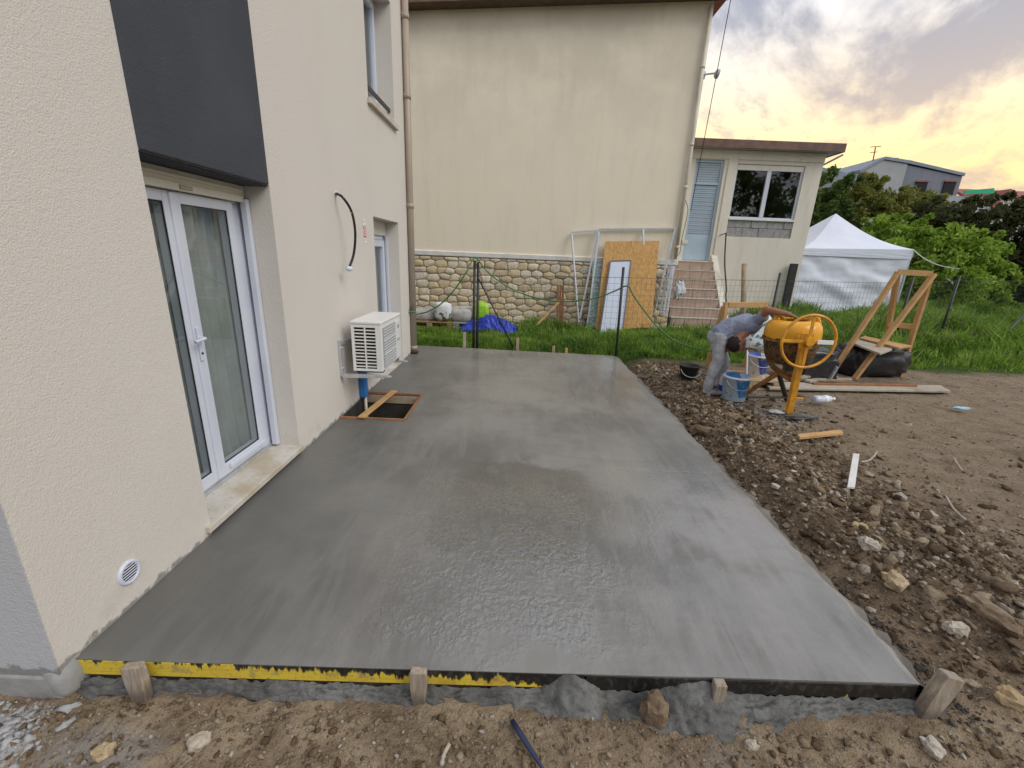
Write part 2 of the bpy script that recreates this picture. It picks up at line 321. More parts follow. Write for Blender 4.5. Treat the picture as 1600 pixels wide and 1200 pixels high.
def f_slab(t,b):
    P=t.coord(); x,y,z=t.sep(P)
    n=t.noise(.8,5,.6); n2=t.noise(3.2,6,.65); n3=t.noise(34,4,.6); v=t.scale(P,(1.0,.16,1)); tr=t.noise(7,5,.62,v,1.3)
    vx=t.scale(P,(.2,1.0,1)); tr2=t.noise(6,4,.6,vx,1.2)
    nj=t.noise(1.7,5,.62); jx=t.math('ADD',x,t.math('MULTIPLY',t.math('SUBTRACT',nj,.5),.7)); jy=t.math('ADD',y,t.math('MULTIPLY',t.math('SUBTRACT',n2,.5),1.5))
    def box(x0,x1,y0,y1,s=.12):
        a=t.math('MULTIPLY',t.sm(jx,x0-s,x0+s),t.sm(jx,x1+s,x1-s)); c=t.math('MULTIPLY',t.sm(jy,y0-s,y0+s),t.sm(jy,y1+s,y1-s)); return t.math('MULTIPLY',a,c)
    # wetness: standing film in the middle and near right, drier by the house
    film=t.math('MAXIMUM',box(1.15,2.5,.15,1.7,.22),t.math('MULTIPLY',box(2.55,3.85,-.3,2.2,.16),.7))
    film=t.math('MAXIMUM',film,t.math('MULTIPLY',box(1.1,3.8,3.4,6.8,.3),.55))
    film0=t.math('MULTIPLY',box(1.15,2.5,.15,1.7,.22),t.sm(n2,.34,.52))
    film=t.math('MULTIPLY',film,t.sm(t.math('ADD',t.math('MULTIPLY',n2,.6),t.math('MULTIPLY',tr,.4)),.30,.52))
    c=t.mix(t.sm(n,.36,.62),(.135,.131,.120),(.225,.219,.202))
    c=t.mix(t.math('MULTIPLY',t.sm(tr,.42,.68),.38),c,(.255,.248,.23)); c=t.mix(t.math('MULTIPLY',t.sm(tr2,.5,.7),.4),c,(.155,.152,.142))
    c=t.mix(t.math('MULTIPLY',box(1.4,2.45,.85,1.95,.14),.8),c,(.105,.10,.082))
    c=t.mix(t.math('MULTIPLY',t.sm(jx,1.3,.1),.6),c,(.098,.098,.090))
    pit=t.sm(t.noise(60,3,.7),.60,.68); sp=t.math('MULTIPLY',pit,t.sm(n2,.48,.62))
    c=t.mix(t.math('MULTIPLY',sp,.18),c,(.09,.09,.088))
    c=t.mix(t.math('MULTIPLY',film0,.6),c,(.092,.089,.079)); t.put(b.inputs['Specular IOR Level'],t.math('ADD',.55,t.math('MULTIPLY',t.math('MAXIMUM',film0,t.math('MULTIPLY',film,.6)),.75))); b.inputs['Coat Roughness'].default_value=.06; b.inputs['Coat IOR'].default_value=1.6; t.put(b.inputs['Coat Weight'],t.math('MAXIMUM',film0,t.math('MULTIPLY',film,.45)))
    t.put(b.inputs['Base Color'],c)
    r=t.math('SUBTRACT',t.math('SUBTRACT',.43,t.math('MULTIPLY',film,.26)),t.math('MULTIPLY',film0,.12)); r=t.math('ADD',r,t.math('MULTIPLY',t.math('SUBTRACT',tr,.5),.28)); t.put(b.inputs['Roughness'],t.math('MAXIMUM',r,.06))
    rip=t.noise(34,2,.5,t.scale(P,(1,.75,1)),.6)
    h=t.math('ADD',t.math('ADD',t.math('MULTIPLY',rip,t.math('ADD',.16,t.math('ADD',t.math('MULTIPLY',film,.22),t.math('MULTIPLY',film0,1.6)))),t.math('MULTIPLY',tr,.5)),t.math('ADD',t.math('MULTIPLY',n3,.16),t.math('MULTIPLY',sp,-.03)))
    # trowel joints across the pour
    for yy,am in ((1.93,.25),(4.78,.5),(3.35,.2)):
        dd=t.math('ABSOLUTE',t.math('SUBTRACT',t.math('ADD',y,t.math('MULTIPLY',t.math('SUBTRACT',n2,.5),.12)),yy)); h=t.math('SUBTRACT',h,t.math('MULTIPLY',t.sm(dd,.012,.0),am))
    for xx,am in ():
        dd=t.math('ABSOLUTE',t.math('SUBTRACT',t.math('ADD',x,t.math('MULTIPLY',t.math('SUBTRACT',n,.5),.12)),xx)); h=t.math('ADD',h,t.math('MULTIPLY',t.math('MULTIPLY',t.sm(dd,.014,.0),t.sm(n2,.4,.6)),am))
    nb_=t.bump(h,.42,.010); t.put(b.inputs['Normal'],nb_); t.put(b.inputs['Coat Normal'],nb_)
mat('wet_concrete',rough=.5,spec=.75,fn=f_slab)
def f_form(t,b):
    x,y,z=t.sep(t.coord())
    d1=t.noise(16,3,.6,t.comb(x,0,0)); d2=t.noise(60,3,.6,t.comb(x,0,t.math('MULTIPLY',z,.12)))
    d3=t.noise(34,4,.65,t.comb(x,0,t.math('MULTIPLY',z,.55))); reach=t.math('ADD',t.math('ADD',t.math('MULTIPLY',d1,.16),t.math('ADD',t.math('MULTIPLY',d2,.06),t.math('MULTIPLY',d3,.09))),t.math('ADD',t.math('MULTIPLY',t.sm(x,.2,1.5),.040),t.math('MULTIPLY',t.sm(x,1.7,2.5),.075)))
    drip=t.sm(t.math('ADD',z,t.math('SUBTRACT',reach,.155)),-.009,.008)
    rus=t.sm(t.noise(9,4,.6),.5,.66); c=t.mix(t.math('MULTIPLY',rus,t.math('ADD',.15,t.math('MULTIPLY',t.sm(x,.8,2.2),.6))),(.68,.51,.05),(.40,.20,.03))
    c=t.mix(t.math('MULTIPLY',t.sm(t.noise(70,3,.6),.55,.7),.5),c,(.2,.15,.03))
    c=t.mix(t.math('MULTIPLY',t.sm(t.noise(13,5,.7),.55,.66),.55),c,(.17,.165,.14)); c=t.mix(t.math('MULTIPLY',t.sm(t.noise(30,4,.6,t.scale(t.coord(),(.12,1,3))),.5,.7),.3),c,(.30,.20,.03)); t.put(b.inputs['Base Color'],t.mix(drip,c,t.mix(t.sm(d3,.5,.65),(.018,.016,.014),(.05,.048,.044)))); t.put(b.inputs['Roughness'],t.math('SUBTRACT',.6,t.math('MULTIPLY',drip,.25)))
mat('formwork_yellow',rough=.6,spec=.4,fn=f_form)
mat('sill_stone',rough=.7,spec=.3,fn=lambda t,b:t.put(b.inputs['Base Color'],t.mix(t.math('MULTIPLY',t.sm(t.noise(28,4,.7),.62,.70),.8),t.mix(t.sm(t.noise(4,5,.6),.35,.7),(.60,.58,.53),(.47,.40,.29)),(.14,.11,.08))))
# ---------------------------------------------------------------- mesh helpers
ORG={}
def link(name,verts,faces,material,parent=None,smooth=False,bevel=0,seg=2,mats=None,mi=None):
    me=bpy.data.meshes.new(name); org=ORG.get(parent.name,np.zeros(3)) if parent else np.zeros(3)
    v=np.asarray(verts,dtype=np.float64).reshape(-1,3)-org
    me.from_pydata(v.tolist(),[],[tuple(int(i) for i in f) for f in faces]); me.update()
    for m in (mats or [material]): me.materials.append(M[m])
    if mi is not None: me.polygons.foreach_set('material_index',mi)
    if smooth: me.polygons.foreach_set('use_smooth',[True]*len(me.polygons))
    o=bpy.data.objects.new(name,me); COL.objects.link(o)
    if parent: o.parent=parent; ORG[o.name]=org
    else: ORG[o.name]=org
    if bevel:
        b=o.modifiers.new('bevel','BEVEL'); b.width=bevel; b.segments=seg; b.limit_method='ANGLE'
    return o
def tag(o,label=None,cat=None,group=None,kind=None):
    if label: o['label']=label
    if cat: o['category']=cat
    if group: o['group']=group
    if kind: o['kind']=kind
    return o
def thing(name,label,cat,loc=(0,0,0),group=None):
    o=bpy.data.objects.new(name,None); COL.objects.link(o); o.empty_display_size=.1
    o.location=tuple(float(c) for c in loc); ORG[o.name]=np.array(loc,float); return tag(o,label,cat,group)
class MB:
    def __init__(s): s.v=[]; s.f=[]
    def add(s,v,f):
        n=len(s.v); s.v+= [tuple(map(float,p)) for p in v]; s.f+=[tuple(i+n for i in q) for q in f]; return s
    def box(s,x0,x1,y0,y1,z0,z1):
        v=[(x,y,z) for x in(x0,x1) for y in(y0,y1) for z in(z0,z1)]
        return s.add(v,[(0,1,3,2),(4,6,7,5),(0,4,5,1),(2,3,7,6),(0,2,6,4),(1,5,7,3)])
    def beam(s,p,q,w,h,up=(0,0,1)):
        p=np.array(p,float); q=np.array(q,float); d=(q-p)/np.linalg.norm(q-p); u=np.array(up,float)
        if abs(d@u)>.98: u=np.array([0,1,0.])
        a=np.cross(d,u); a/=np.linalg.norm(a); b=np.cross(a,d)
        v=[e+sa*a*w/2+sb*b*h/2 for e in(p,q) for sa,sb in((-1,-1),(1,-1),(1,1),(-1,1))]
        return s.add(v,[(0,1,2,3),(7,6,5,4),(0,4,5,1),(1,5,6,2),(2,6,7,3),(3,7,4,0)])
    def tube(s,pts,r,n=8,cap=True):
        P=np.array(pts,float); k=len(P); R=np.full(k,r,float) if np.isscalar(r) else np.array(r,float)
        T=np.gradient(P,axis=0); T/=np.linalg.norm(T,axis=1)[:,None]+1e-12
        u=np.array([0,0,1.]) if abs(T[0][2])<.9 else np.array([1.,0,0]); v=[]
        for i in range(k):
            a=np.cross(T[i],u); a/=np.linalg.norm(a)+1e-12; b=np.cross(a,T[i]); u=b
            for j in range(n):
                t=2*math.pi*j/n; v.append(P[i]+R[i]*(math.cos(t)*a+math.sin(t)*b))
        f=[(i*n+j,i*n+(j+1)%n,(i+1)*n+(j+1)%n,(i+1)*n+j) for i in range(k-1) for j in range(n)]
        if cap: f+=[tuple(range(n))[::-1],tuple(range((k-1)*n,k*n))]
        return s.add(v,f)
    def lathe(s,prof,n=24,mtx=None,cap=True):
        v=[(r*math.cos(2*math.pi*j/n),r*math.sin(2*math.pi*j/n),z) for r,z in prof for j in range(n)]; k=len(prof)
        if mtx is not None: v=[tuple(mtx@Vector(p)) for p in v]
        f=[(i*n+j,i*n+(j+1)%n,(i+1)*n+(j+1)%n,(i+1)*n+j) for i in range(k-1) for j in range(n)]
        if cap: f+=[tuple(range(n))[::-1],tuple(range((k-1)*n,k*n))]
        return s.add(v,f)
    def prism(s,poly,a0,a1,ax):
        n=len(poly)
        def mk(p,a): q=list(p); q.insert(ax,a); return tuple(q)
        v=[mk(p,a0) for p in poly]+[mk(p,a1) for p in poly]
        return s.add(v,[tuple(range(n))[::-1],tuple(range(n,2*n))]+[(i,(i+1)%n,n+(i+1)%n,n+i) for i in range(n)])
    def build(s,name,material,parent=None,**k): return link(name,s.v,s.f,material,parent,**k)
def fixn(o):
    bm=bmesh.new(); bm.from_mesh(o.data); bmesh.ops.recalc_face_normals(bm,faces=bm.faces); bm.to_mesh(o.data); bm.free(); return o
def cat_curve(pts,n=10):
    P=[np.array(p,float) for p in pts]; P=[2*P[0]-P[1]]+P+[2*P[-1]-P[-2]]; out=[]
    for i in range(1,len(P)-2):
        for k in range(n):
            t=k/n; a,b,c,d=P[i-1:i+3]; out.append(.5*((2*b)+(-a+c)*t+(2*a-5*b+4*c-d)*t*t+(-a+3*b-3*c+d)*t**3))
    out.append(P[-2]); return out
def sag(p,q,s,n=20):
    p=np.array(p,float); q=np.array(q,float); return [p+(q-p)*t-np.array([0,0,s*4*t*(1-t)]) for t in np.linspace(0,1,n)]
# value noise
_perm=RNG.random((256,256))
def vn(x,y):
    xi=np.floor(x).astype(int); yi=np.floor(y).astype(int); fx=x-xi; fy=y-yi; fx=fx*fx*(3-2*fx); fy=fy*fy*(3-2*fy)
    g=lambda a,b:_perm[a&255,b&255]
    return (g(xi,yi)*(1-fx)+g(xi+1,yi)*fx)*(1-fy)+(g(xi,yi+1)*(1-fx)+g(xi+1,yi+1)*fx)*fy
def fbm(x,y,o=4,g=.5):
    s=0;a=1;tot=0
    for i in range(o): s=s+a*vn(x*2**i+17*i,y*2**i+31*i); tot+=a; a*=g
    return s/tot-.5
def ico(sub=1):
    bm=bmesh.new(); bmesh.ops.create_icosphere(bm,subdivisions=sub,radius=1); v=np.array([p.co[:] for p in bm.verts]); f=[[q.index for q in p.verts] for p in bm.faces]; bm.free(); return v,np.array(f)
ICO1=ico(1); ICO2=ico(2); ICO3=ico(3); ICO4=ico(4)
def n3(v,s,seed=0):
    return (fbm(v[:,0]*s+seed*3.1+50,v[:,1]*s+seed*1.7+v[:,2]*s*.6+50,4)+fbm(v[:,2]*s+seed*2.3+90,v[:,1]*s*.8-v[:,0]*s*.5+70,4))
def blob(center,size,amp=.25,freq=1.3,seed=0,base=ICO3,power=1.0,flat=None,rot=0):
    v,f=base; d=v.copy()
    if power!=1: d=np.sign(d)*np.abs(d)**power; 
    r=1+amp*n3(v,freq,seed)*2
    p=d*r[:,None]*np.array(size)/1.0
    if flat is not None: p[:,2]=np.maximum(p[:,2],-flat)
    c,s=math.cos(rot),math.sin(rot); p=np.stack([p[:,0]*c-p[:,1]*s,p[:,0]*s+p[:,1]*c,p[:,2]],1)
    return p+np.array(center),f
# ================================================================ SETTING
def H(x,y):
    x=np.asarray(x,float); y=np.asarray(y,float)
    h=np.zeros_like(x)
    sm=lambda t,a,b: (lambda k:k*k*(3-2*k))(np.clip((t-a)/(b-a),0,1))
    right=sm(x,3.6,4.3); beyond=sm(y,6.4,7.2)
    front=-.135+.0*x
    h=front*(1-right)+(-.05)*right
    h=h*(1-sm(y,.3,1.2)*(1-right))+(-.32)*sm(y,.3,1.2)*(1-right)           # dug out under the slab
    back=-.06-.26*sm(y,6.8,10.2)*(1-sm(x,6.5,9.5))+.28*sm(y,8,14)*sm(x,8.5,12)
    h=h*(1-beyond)+back*beyond
    mound=.07*np.exp(-((x-4.35-.13*(3-y))/.32)**2)*sm(y,5.2,3.5)*(.5+fbm(x*1.3,y*1.3,3))*1.6
    h=h+mound*right
    dirt=(1-beyond)
    turned=np.exp(-((x-4.4-.25*np.clip(2.2-y,0,3))/.75)**2)+.75*sm(y,.1,-.15)*(1-right)
    turned=np.clip(turned,0,1)
    h=h+dirt*turned*.022*(.5-np.abs(fbm(x*37,y*37,2)))*(fbm(x*5,y*5,2)>-.1)+dirt*(.035*fbm(x*1.6,y*1.6,3)+(.018+.055*turned)*fbm(x*7,y*7,4,.6)+(.009+.030*turned)*fbm(x*23,y*23,4,.65)-turned*.05*np.abs(fbm(x*11+5,y*11,3)))
    h=h+.03*beyond*fbm(x*2,y*2,3)
    pit=(x>-.6)&(x<.85)&(y>2.65)&(y<3.85); h=np.where(pit,-1.0,h)
    near=(x<0.0)&(y<0.05); h=np.where(near,h-.0,h)
    return h
def axis(parts):
    out=[]
    for a,b,st in parts: out.append(np.arange(a,b,st))
    return np.concatenate(out)
def grid_obj(name,xs,ys,Z,material,parent=None,mask=None,smooth=True):
    X,Y=np.meshgrid(xs,ys,indexing='ij'); nx,ny=X.shape; V=np.stack([X,Y,Z],-1).reshape(-1,3)
    i=np.arange(nx-1)[:,None]*ny+np.arange(ny-1)[None,:]; q=np.stack([i,i+ny,i+ny+1,i+1],-1)
    if mask is not None: q=q[mask]
    return raw(name,V,q.reshape(-1,4),material,parent,smooth)
def raw(name,V,Q,material,parent=None,smooth=True):
    """fast mesh from numpy: V (n,3), Q (m,k)"""
    me=bpy.data.meshes.new(name); V=np.asarray(V,np.float32); Q=np.asarray(Q,np.int32); m,k=Q.shape
    org=ORG.get(parent.name,np.zeros(3)) if parent else np.zeros(3); V=V-org.astype(np.float32)
    me.vertices.add(len(V)); me.vertices.foreach_set('co',V.reshape(-1)); me.loops.add(m*k); me.loops.foreach_set('vertex_index',Q.reshape(-1))
    me.polygons.add(m); me.polygons.foreach_set('loop_start',np.arange(0,m*k,k,dtype=np.int32)); me.polygons.foreach_set('loop_total',np.full(m,k,np.int32))
    if smooth: me.polygons.foreach_set('use_smooth',np.ones(m,bool))
    me.update(calc_edges=True); me.materials.append(M[material]); o=bpy.data.objects.new(name,me); COL.objects.link(o)
    if parent: o.parent=parent
    ORG[o.name]=org; return o
xs=axis([(-8,-1,.35),(-1,0,.05),(0,3.6,.022),(3.6,5.4,.018),(5.4,9,.04),(9,14,.12),(14,34.1,.6)])
ys=axis([(-6,-1.4,.2),(-1.4,-.75,.03),(-.75,.35,.0125),(.35,3.2,.022),(3.2,7,.04),(7,14,.14),(14,34.1,.6)])
X,Y=np.meshgrid(xs,ys,indexing='ij')
tag(grid_obj('ground',xs,ys,H(X,Y),'soil'),kind='structure')
v=[(-600,-600,-1.2),(600,-600,-1.2),(600,900,-1.2),(-600,900,-1.2)]
mat('far_field',(.06,.09,.03),.95,.1,var=(.09,.11,.05),vscale=.05)
tag(link('terrain',v,[(0,1,2,3)],'far_field'),kind='structure')
# ---------------------------------------------------------------- slab
SX=3.72; PIT=(-.05,.69,2.83,3.68)
def slab():
    xs=axis([(-.02,3.72,.04)]); xs=np.append(xs,[SX]); ys=np.arange(0,6.601,.04)
    xs=np.sort(np.unique(np.round(np.append(xs,[PIT[1]]),4))); ys=np.sort(np.unique(np.round(np.append(ys,[PIT[2],PIT[3]]),4)))
    X,Y=np.meshgrid(xs,ys,indexing='ij'); cx=(xs[:-1]+xs[1:])/2; cy=(ys[:-1]+ys[1:])/2
    CX,CY=np.meshgrid(cx,cy,indexing='ij'); keep=~((CX<PIT[1])&(CY>PIT[2])&(CY<PIT[3]))
    fx=X/SX; Y2=Y+(.07*(1-Y/6.6)-.17*(Y/6.6))*fx*1.0
    Y2=Y2-.0285*(Y<.001)
    X2=X+np.where(X>3.55,.026*fbm(Y*6.1,Y*0+3,4,.7)*2*np.clip((X-3.55)/.15,0,1),0)
    Z=.006*fbm(X*1.2,Y*1.2,3)*2-.004*np.exp(-((X-3.72)/.03)**2)*(1+fbm(Y*9,Y*0,2)*2)
    top=np.stack([X2,Y2,Z],-1); nx,ny=X.shape; V=top.reshape(-1,3).tolist()
    i=np.arange(nx-1)[:,None]*ny+np.arange(ny-1)[None,:]; q=np.stack([i,i+ny,i+ny+1,i+1],-1)[keep]; F=q.reshape(-1,4).tolist()
    # sides and the slumped right edge
    def skirt(idx,offs):
        nonlocal V,F
        prev=list(idx)
        for k,fn in enumerate(offs):
            n0=len(V); cur=[]
            for a,b in zip(idx,range(len(idx))):
                V.append(fn(V[a],b)); cur.append(n0+b)
            for a in range(len(idx)-1): F.append([prev[a],cur[a],cur[a+1],prev[a+1]])
            prev=cur
    r=[(nx-1)*ny+j for j in range(ny)]
    fb=lambda s,b,o: float(fbm(np.array([s*3.7+b*.55]),np.array([o+.3*s]),3)[0])
    skirt(r,[lambda p,b:[p[0]+.02+.02*fb(1,b,.5),p[1],p[2]-.012],lambda p,b:[p[0]+.05+.07*fb(2,b,3.),p[1],p[2]-.035+.02*fb(3,b,2)],lambda p,b:[p[0]+.10+.13*fb(4,b,8.),p[1],-.075+.03*fb(5,b,1)],lambda p,b:[p[0]+.16+.10*fb(6,b,5.),p[1],-.17]])
    skirt([k*ny for k in range(nx)][::-1],[lambda p,b:[p[0],p[1],p[2]-.009],lambda p,b:[p[0],p[1]+.029,-.010],lambda p,b:[p[0],p[1]+.03,-.14]])
    skirt([k*ny+ny-1 for k in range(nx)],[lambda p,b:[p[0],p[1]+.01,-.2]])
    o=link('concrete_slab',V,F,'wet_concrete',smooth=True); m=o.modifiers.new('split','EDGE_SPLIT'); m.split_angle=math.radians(50)
    return tag(o,'freshly poured wet grey concrete terrace slab along the new house','slab')
slab()
# mortar squeezed out below the formwork
def ooze():
    xs=np.arange(.02,3.85,.010); k=np.linspace(0,1,14); V=[];n=len(k)
    for x in xs:
        big=.40+.9*math.exp(-((x-2.2)/.22)**2)+.95*math.exp(-((x-2.75)/.35)**2)
        for t in k:
            nz=float(fbm(np.array([x*13]),np.array([t*5.]),4,.62)[0]); nz2=float(fbm(np.array([x*40]),np.array([t*14.]),2)[0])
            yy=.07*x/SX; out=(.004+.125*t*big)*(1+.8*nz)
            top=-.092+.085*math.exp(-((x-2.16)/.09)**2)+.075*math.exp(-((x-2.72)/.14)**2)
            V.append((x,yy-.028-out,top*(1-t)+(-.155)*t+.075*nz*math.sin(math.pi*min(1,t+.12))+.030*nz2))
    F=[(i*n+j,i*n+j+1,(i+1)*n+j+1,(i+1)*n+j) for i in range(len(xs)-1) for j in range(n-1)]
    tag(link('mortar_spill',V,F,'mortar_wet',smooth=True),'lumpy wet grey mortar oozing out below the yellow formwork board','mortar')
ooze()
# ---------------------------------------------------------------- new house on the left
YN=-.085; YF=6.02; ZT=5.9
house=thing('house','new house with smooth cream rendered wall beside the concrete slab','house',(0,0,0))
D0,D1,DZ0,DZ1=.84,1.965,.085,2.16       # patio door
W0,W1,WZ0,WZ1=4.27,5.41,.03,2.13        # narrow back door
U0,U1,UZ0,UZ1=4.31,5.41,3.40,4.85       # upstairs window
def wall_with_holes(x0,x1,y0,y1,z0,z1,holes):
    ys=sorted({y0,y1,*[h[0] for h in holes],*[h[1] for h in holes]}); zs=sorted({z0,z1,*[h[2] for h in holes],*[h[3] for h in holes]}); b=MB()
    inh=lambda y,z: any(h[0]<y<h[1] and h[2]<z<h[3] for h in holes)
    idx={}
    def vid(x,y,z):
        k=(round(x,4),round(y,4),round(z,4))
        if k not in idx: idx[k]=len(b.v); b.v.append(k)
        return idx[k]
    cell={(i,j):not inh((ys[i]+ys[i+1])/2,(zs[j]+zs[j+1])/2) for i in range(len(ys)-1) for j in range(len(zs)-1)}
    for (i,j),s in cell.items():
        if not s: continue
        a,c,e,g=ys[i],ys[i+1],zs[j],zs[j+1]
        b.f.append((vid(x1,a,e),vid(x1,c,e),vid(x1,c,g),vid(x1,a,g))); b.f.append((vid(x0,a,g),vid(x0,c,g),vid(x0,c,e),vid(x0,a,e)))
        for di,dj,q in((-1,0,(a,e,a,g)),(1,0,(c,e,c,g)),(0,-1,(a,e,c,e)),(0,1,(a,g,c,g))):
            if not cell.get((i+di,j+dj),False): b.f.append((vid(x0,q[0],q[1]),vid(x1,q[0],q[1]),vid(x1,q[2],q[3]),vid(x0,q[2],q[3])))
    return b
wl=wall_with_holes(-.36,0,YN,YF,-.03,ZT,[(D0,D1,-.03,DZ1),(W0,W1,-.03,WZ1),(U0,U1,UZ0,UZ1)]).build('wall','render_cream',house); fixn(wl)
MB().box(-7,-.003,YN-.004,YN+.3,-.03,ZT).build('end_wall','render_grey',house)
MB().box(-7,-.36,YF-.3,YF-.002,-.03,ZT).build('rear_wall','render_cream',house)
b=MB().box(-7,-.01,YN-.012,YN+.3,-.3,-.031).box(-.3,-.006,YN,YF,-.3,-.031); b.build('footing','block',house,bevel=.01)
v,f=blob((-.035,YN+.045,-.075),(.062,.062,.085),.10,2,5,ICO3,.7); link('corner_patch',v,f,'block',house,smooth=True)
MB().box(-7,.06,YN-.1,YF+.1,ZT+.002,ZT+.22).build('roof','eave_brown',house,bevel=.01)
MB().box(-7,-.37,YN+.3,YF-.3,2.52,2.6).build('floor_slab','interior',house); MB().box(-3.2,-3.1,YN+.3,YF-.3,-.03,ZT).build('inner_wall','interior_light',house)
MB().box(-3.1,-.37,YN+.3,YF-.3,-.05,.06).build('inner_floor','wood_old',house)
MB().box(-.02,.008,D0+.002,D1-.012,DZ1,ZT-.01).build('dark_panel','render_dark',house,bevel=.008)
MB().box(-.25,-.021,D0+.002,D1-.002,DZ1-.012,DZ1+.02).build('lintel_soffit','render_dark',house)
# patio door
XD=-.235
def leaf(b,y0,y1,z0,z1,x0,x1,w,wb=None):
    wb=wb or w
    b.box(x0,x1,y0,y0+w,z0,z1).box(x0,x1,y1-w,y1,z0,z1).box(x0,x1,y0+w,y1-w,z1-w,z1).box(x0,x1,y0+w,y1-w,z0,z0+wb)
b=MB(); leaf(b,D0+.003,D1-.003,DZ0+.02,2.06,XD-.05,XD,.045,.05); b.box(XD-.045,XD-.001,D1-.150,D1-.048,DZ0+.07,2.015); pd=b.build('patio_door','upvc',house,bevel=.004)
ML=1.27
b=MB(); leaf(b,D0+.05,ML-.002,.13,2.025,XD-.045,XD+.022,.062,.085); lf=b.build('door_leaf','upvc',pd,bevel=.005)
b=MB(); leaf(b,ML+.002,D1-.135,.13,2.025,XD-.045,XD+.026,.065,.085); lf2=b.build('door_leaf','upvc',pd,bevel=.005)
MB().box(XD+.0,XD+.035,ML-.022,ML+.026,.135,2.02).build('cover_strip','upvc',pd,bevel=.008)
MB().box(XD+.026,XD+.045,ML+.1,D1-.15,.165,.20).build('drip_rail','upvc',pd,bevel=.005)
for (a,c) in((D0+.11,ML-.060),(ML+.064,D1-.197)): MB().box(XD+.004,XD+.012,a,c,.21,1.97).build('pane','glass',pd)
for (a,c) in((D0+.118,ML-.069),(ML+.072,D1-.205)):
    b=MB(); leaf(b,a-.004,c+.004,.217,1.962,XD+.0125,XD+.018,.006); b.build('glazing_gasket','black_gap',pd)
MB().box(XD+.036,XD+.046,ML-.012,ML+.018,1.0,1.22).build('handle_plate','upvc',pd,bevel=.004)
MB().tube(cat_curve([(XD+.04,ML+.003,1.15),(XD+.078,ML+.003,1.15),(XD+.085,ML-.01,1.149),(XD+.083,ML-.085,1.143)],5),.010,8).build('handle','upvc',pd,smooth=True)
MB().tube([(XD+.045,ML+.003,1.05),(XD+.051,ML+.003,1.05)],.008,8).build('key_cylinder','dark_metal',pd)
MB().box(XD+.03,XD+.075,D1-.05,D1-.005,.10,2.055).build('shutter_rail','upvc',pd,bevel=.004); MB().box(XD+.03,XD+.075,D0+.005,D0+.05,.10,2.055).build('shutter_rail','upvc',pd,bevel=.004)
bx=MB().box(-.30,XD+.045,D0+.003,D1-.003,2.062,2.146).build('shutter_box','upvc_cream',pd,bevel=.004)
MB().box(XD+.03,XD+.062,D0+.05,D1-.05,2.03,2.075).build('shutter_slat','upvc_cream',pd,bevel=.004); MB().box(XD+.046,XD+.058,D0+.05,D1-.05,2.10,2.118).build('shutter_slat','upvc_cream',pd,bevel=.003)
MB().box(XD+.062,XD+.072,1.30,1.40,2.04,2.064).build('shutter_stop','wood_grey',pd,bevel=.003)
b=MB().box(-.35,.030,D0-.045,D1+.02,.032,.078); b.build('door_sill','sill_stone',house,bevel=.006)
MB().box(-.33,-.05,D0,D1,-.03,.031).build('sill_bed','block',house)
MB().box(-.335,XD+.018,D0+.002,D1-.002,.0785,.106).build('threshold','galv',pd,bevel=.004)
# sheer curtain behind the panes
def curtain(name,y0,y1,z0,z1,x,label):
    ys=np.linspace(y0,y1,120); zs=np.linspace(z0,z1,14); Y,Z=np.meshgrid(ys,zs,indexing='ij')
    Xc=x+.022*np.sin(Y*46+.9*np.sin(Z*1.4))+.012*np.sin(Y*17+1)
    V=np.stack([Xc,Y,Z],-1).reshape(-1,3); n=len(zs); F=[(i*n+j,i*n+j+1,(i+1)*n+j+1,(i+1)*n+j) for i in range(len(ys)-1) for j in range(n-1)]
    tag(link(name,V,F,'curtain',smooth=True),label,'curtain')
curtain('curtain',.9,1.93,.12,2.05,-.325,'sheer pale curtain hanging behind the patio door glass')
# narrow back door
XB=-.22
b=MB(); leaf(b,W0+.003,W1-.003,.03,1.93,XB-.05,XB,.06); bd=b.build('back_door','upvc',house,bevel=.004)
b=MB(); leaf(b,W0+.065,W1-.065,.095,1.865,XB-.04,XB+.02,.09,.12); b.build('door_leaf','upvc',bd,bevel=.004)
MB().box(XB-.02,XB-.012,W0+.15,W1-.15,.21,1.78).build('pane','glass',bd)
MB().box(-.33,-.32,W0+.08,W1-.08,.1,1.9).build('blind','panel_white',bd)
MB().box(XB-.08,XB+.03,W0+.003,W1-.003,1.931,2.127).build('shutter_box','upvc_cream',bd,bevel=.004)
MB().box(XB+.02,XB+.06,W1-.05,W1-.004,.035,1.93).build('shutter_rail','upvc',bd,bevel=.004)
MB().box(-.33,.018,W0+.002,W1-.002,-.02,.028).build('door_sill','sill_stone',house,bevel=.005)
# upstairs window
b=MB(); leaf(b,U0+.003,U1-.003,UZ0+.03,UZ1-.003,XB-.05,XB,.06); uw=b.build('window','upvc',house,bevel=.004)
b=MB(); leaf(b,U0+.065,U1-.065,UZ0+.09,UZ1-.06,XB-.04,XB+.02,.075); b.build('window_leaf','upvc',uw,bevel=.004)
MB().box(XB-.02,XB-.012,U0+.13,U1-.13,UZ0+.16,UZ1-.13).build('pane','glass',uw); MB().box(-.34,-.33,U0+.06,U1-.06,UZ0+.05,UZ1-.05).build('blind','panel_white',uw)
MB().box(-.28,.05,U0-.04,U1+.05,UZ0-.035,UZ0+.028).build('window_sill','sill_stone',house,bevel=.006)
MB().box(-.075,-.05,U0+.003,U1-.003,UZ0+.17,UZ0+.225).build('guard_rail','dark_metal',house,bevel=.006)
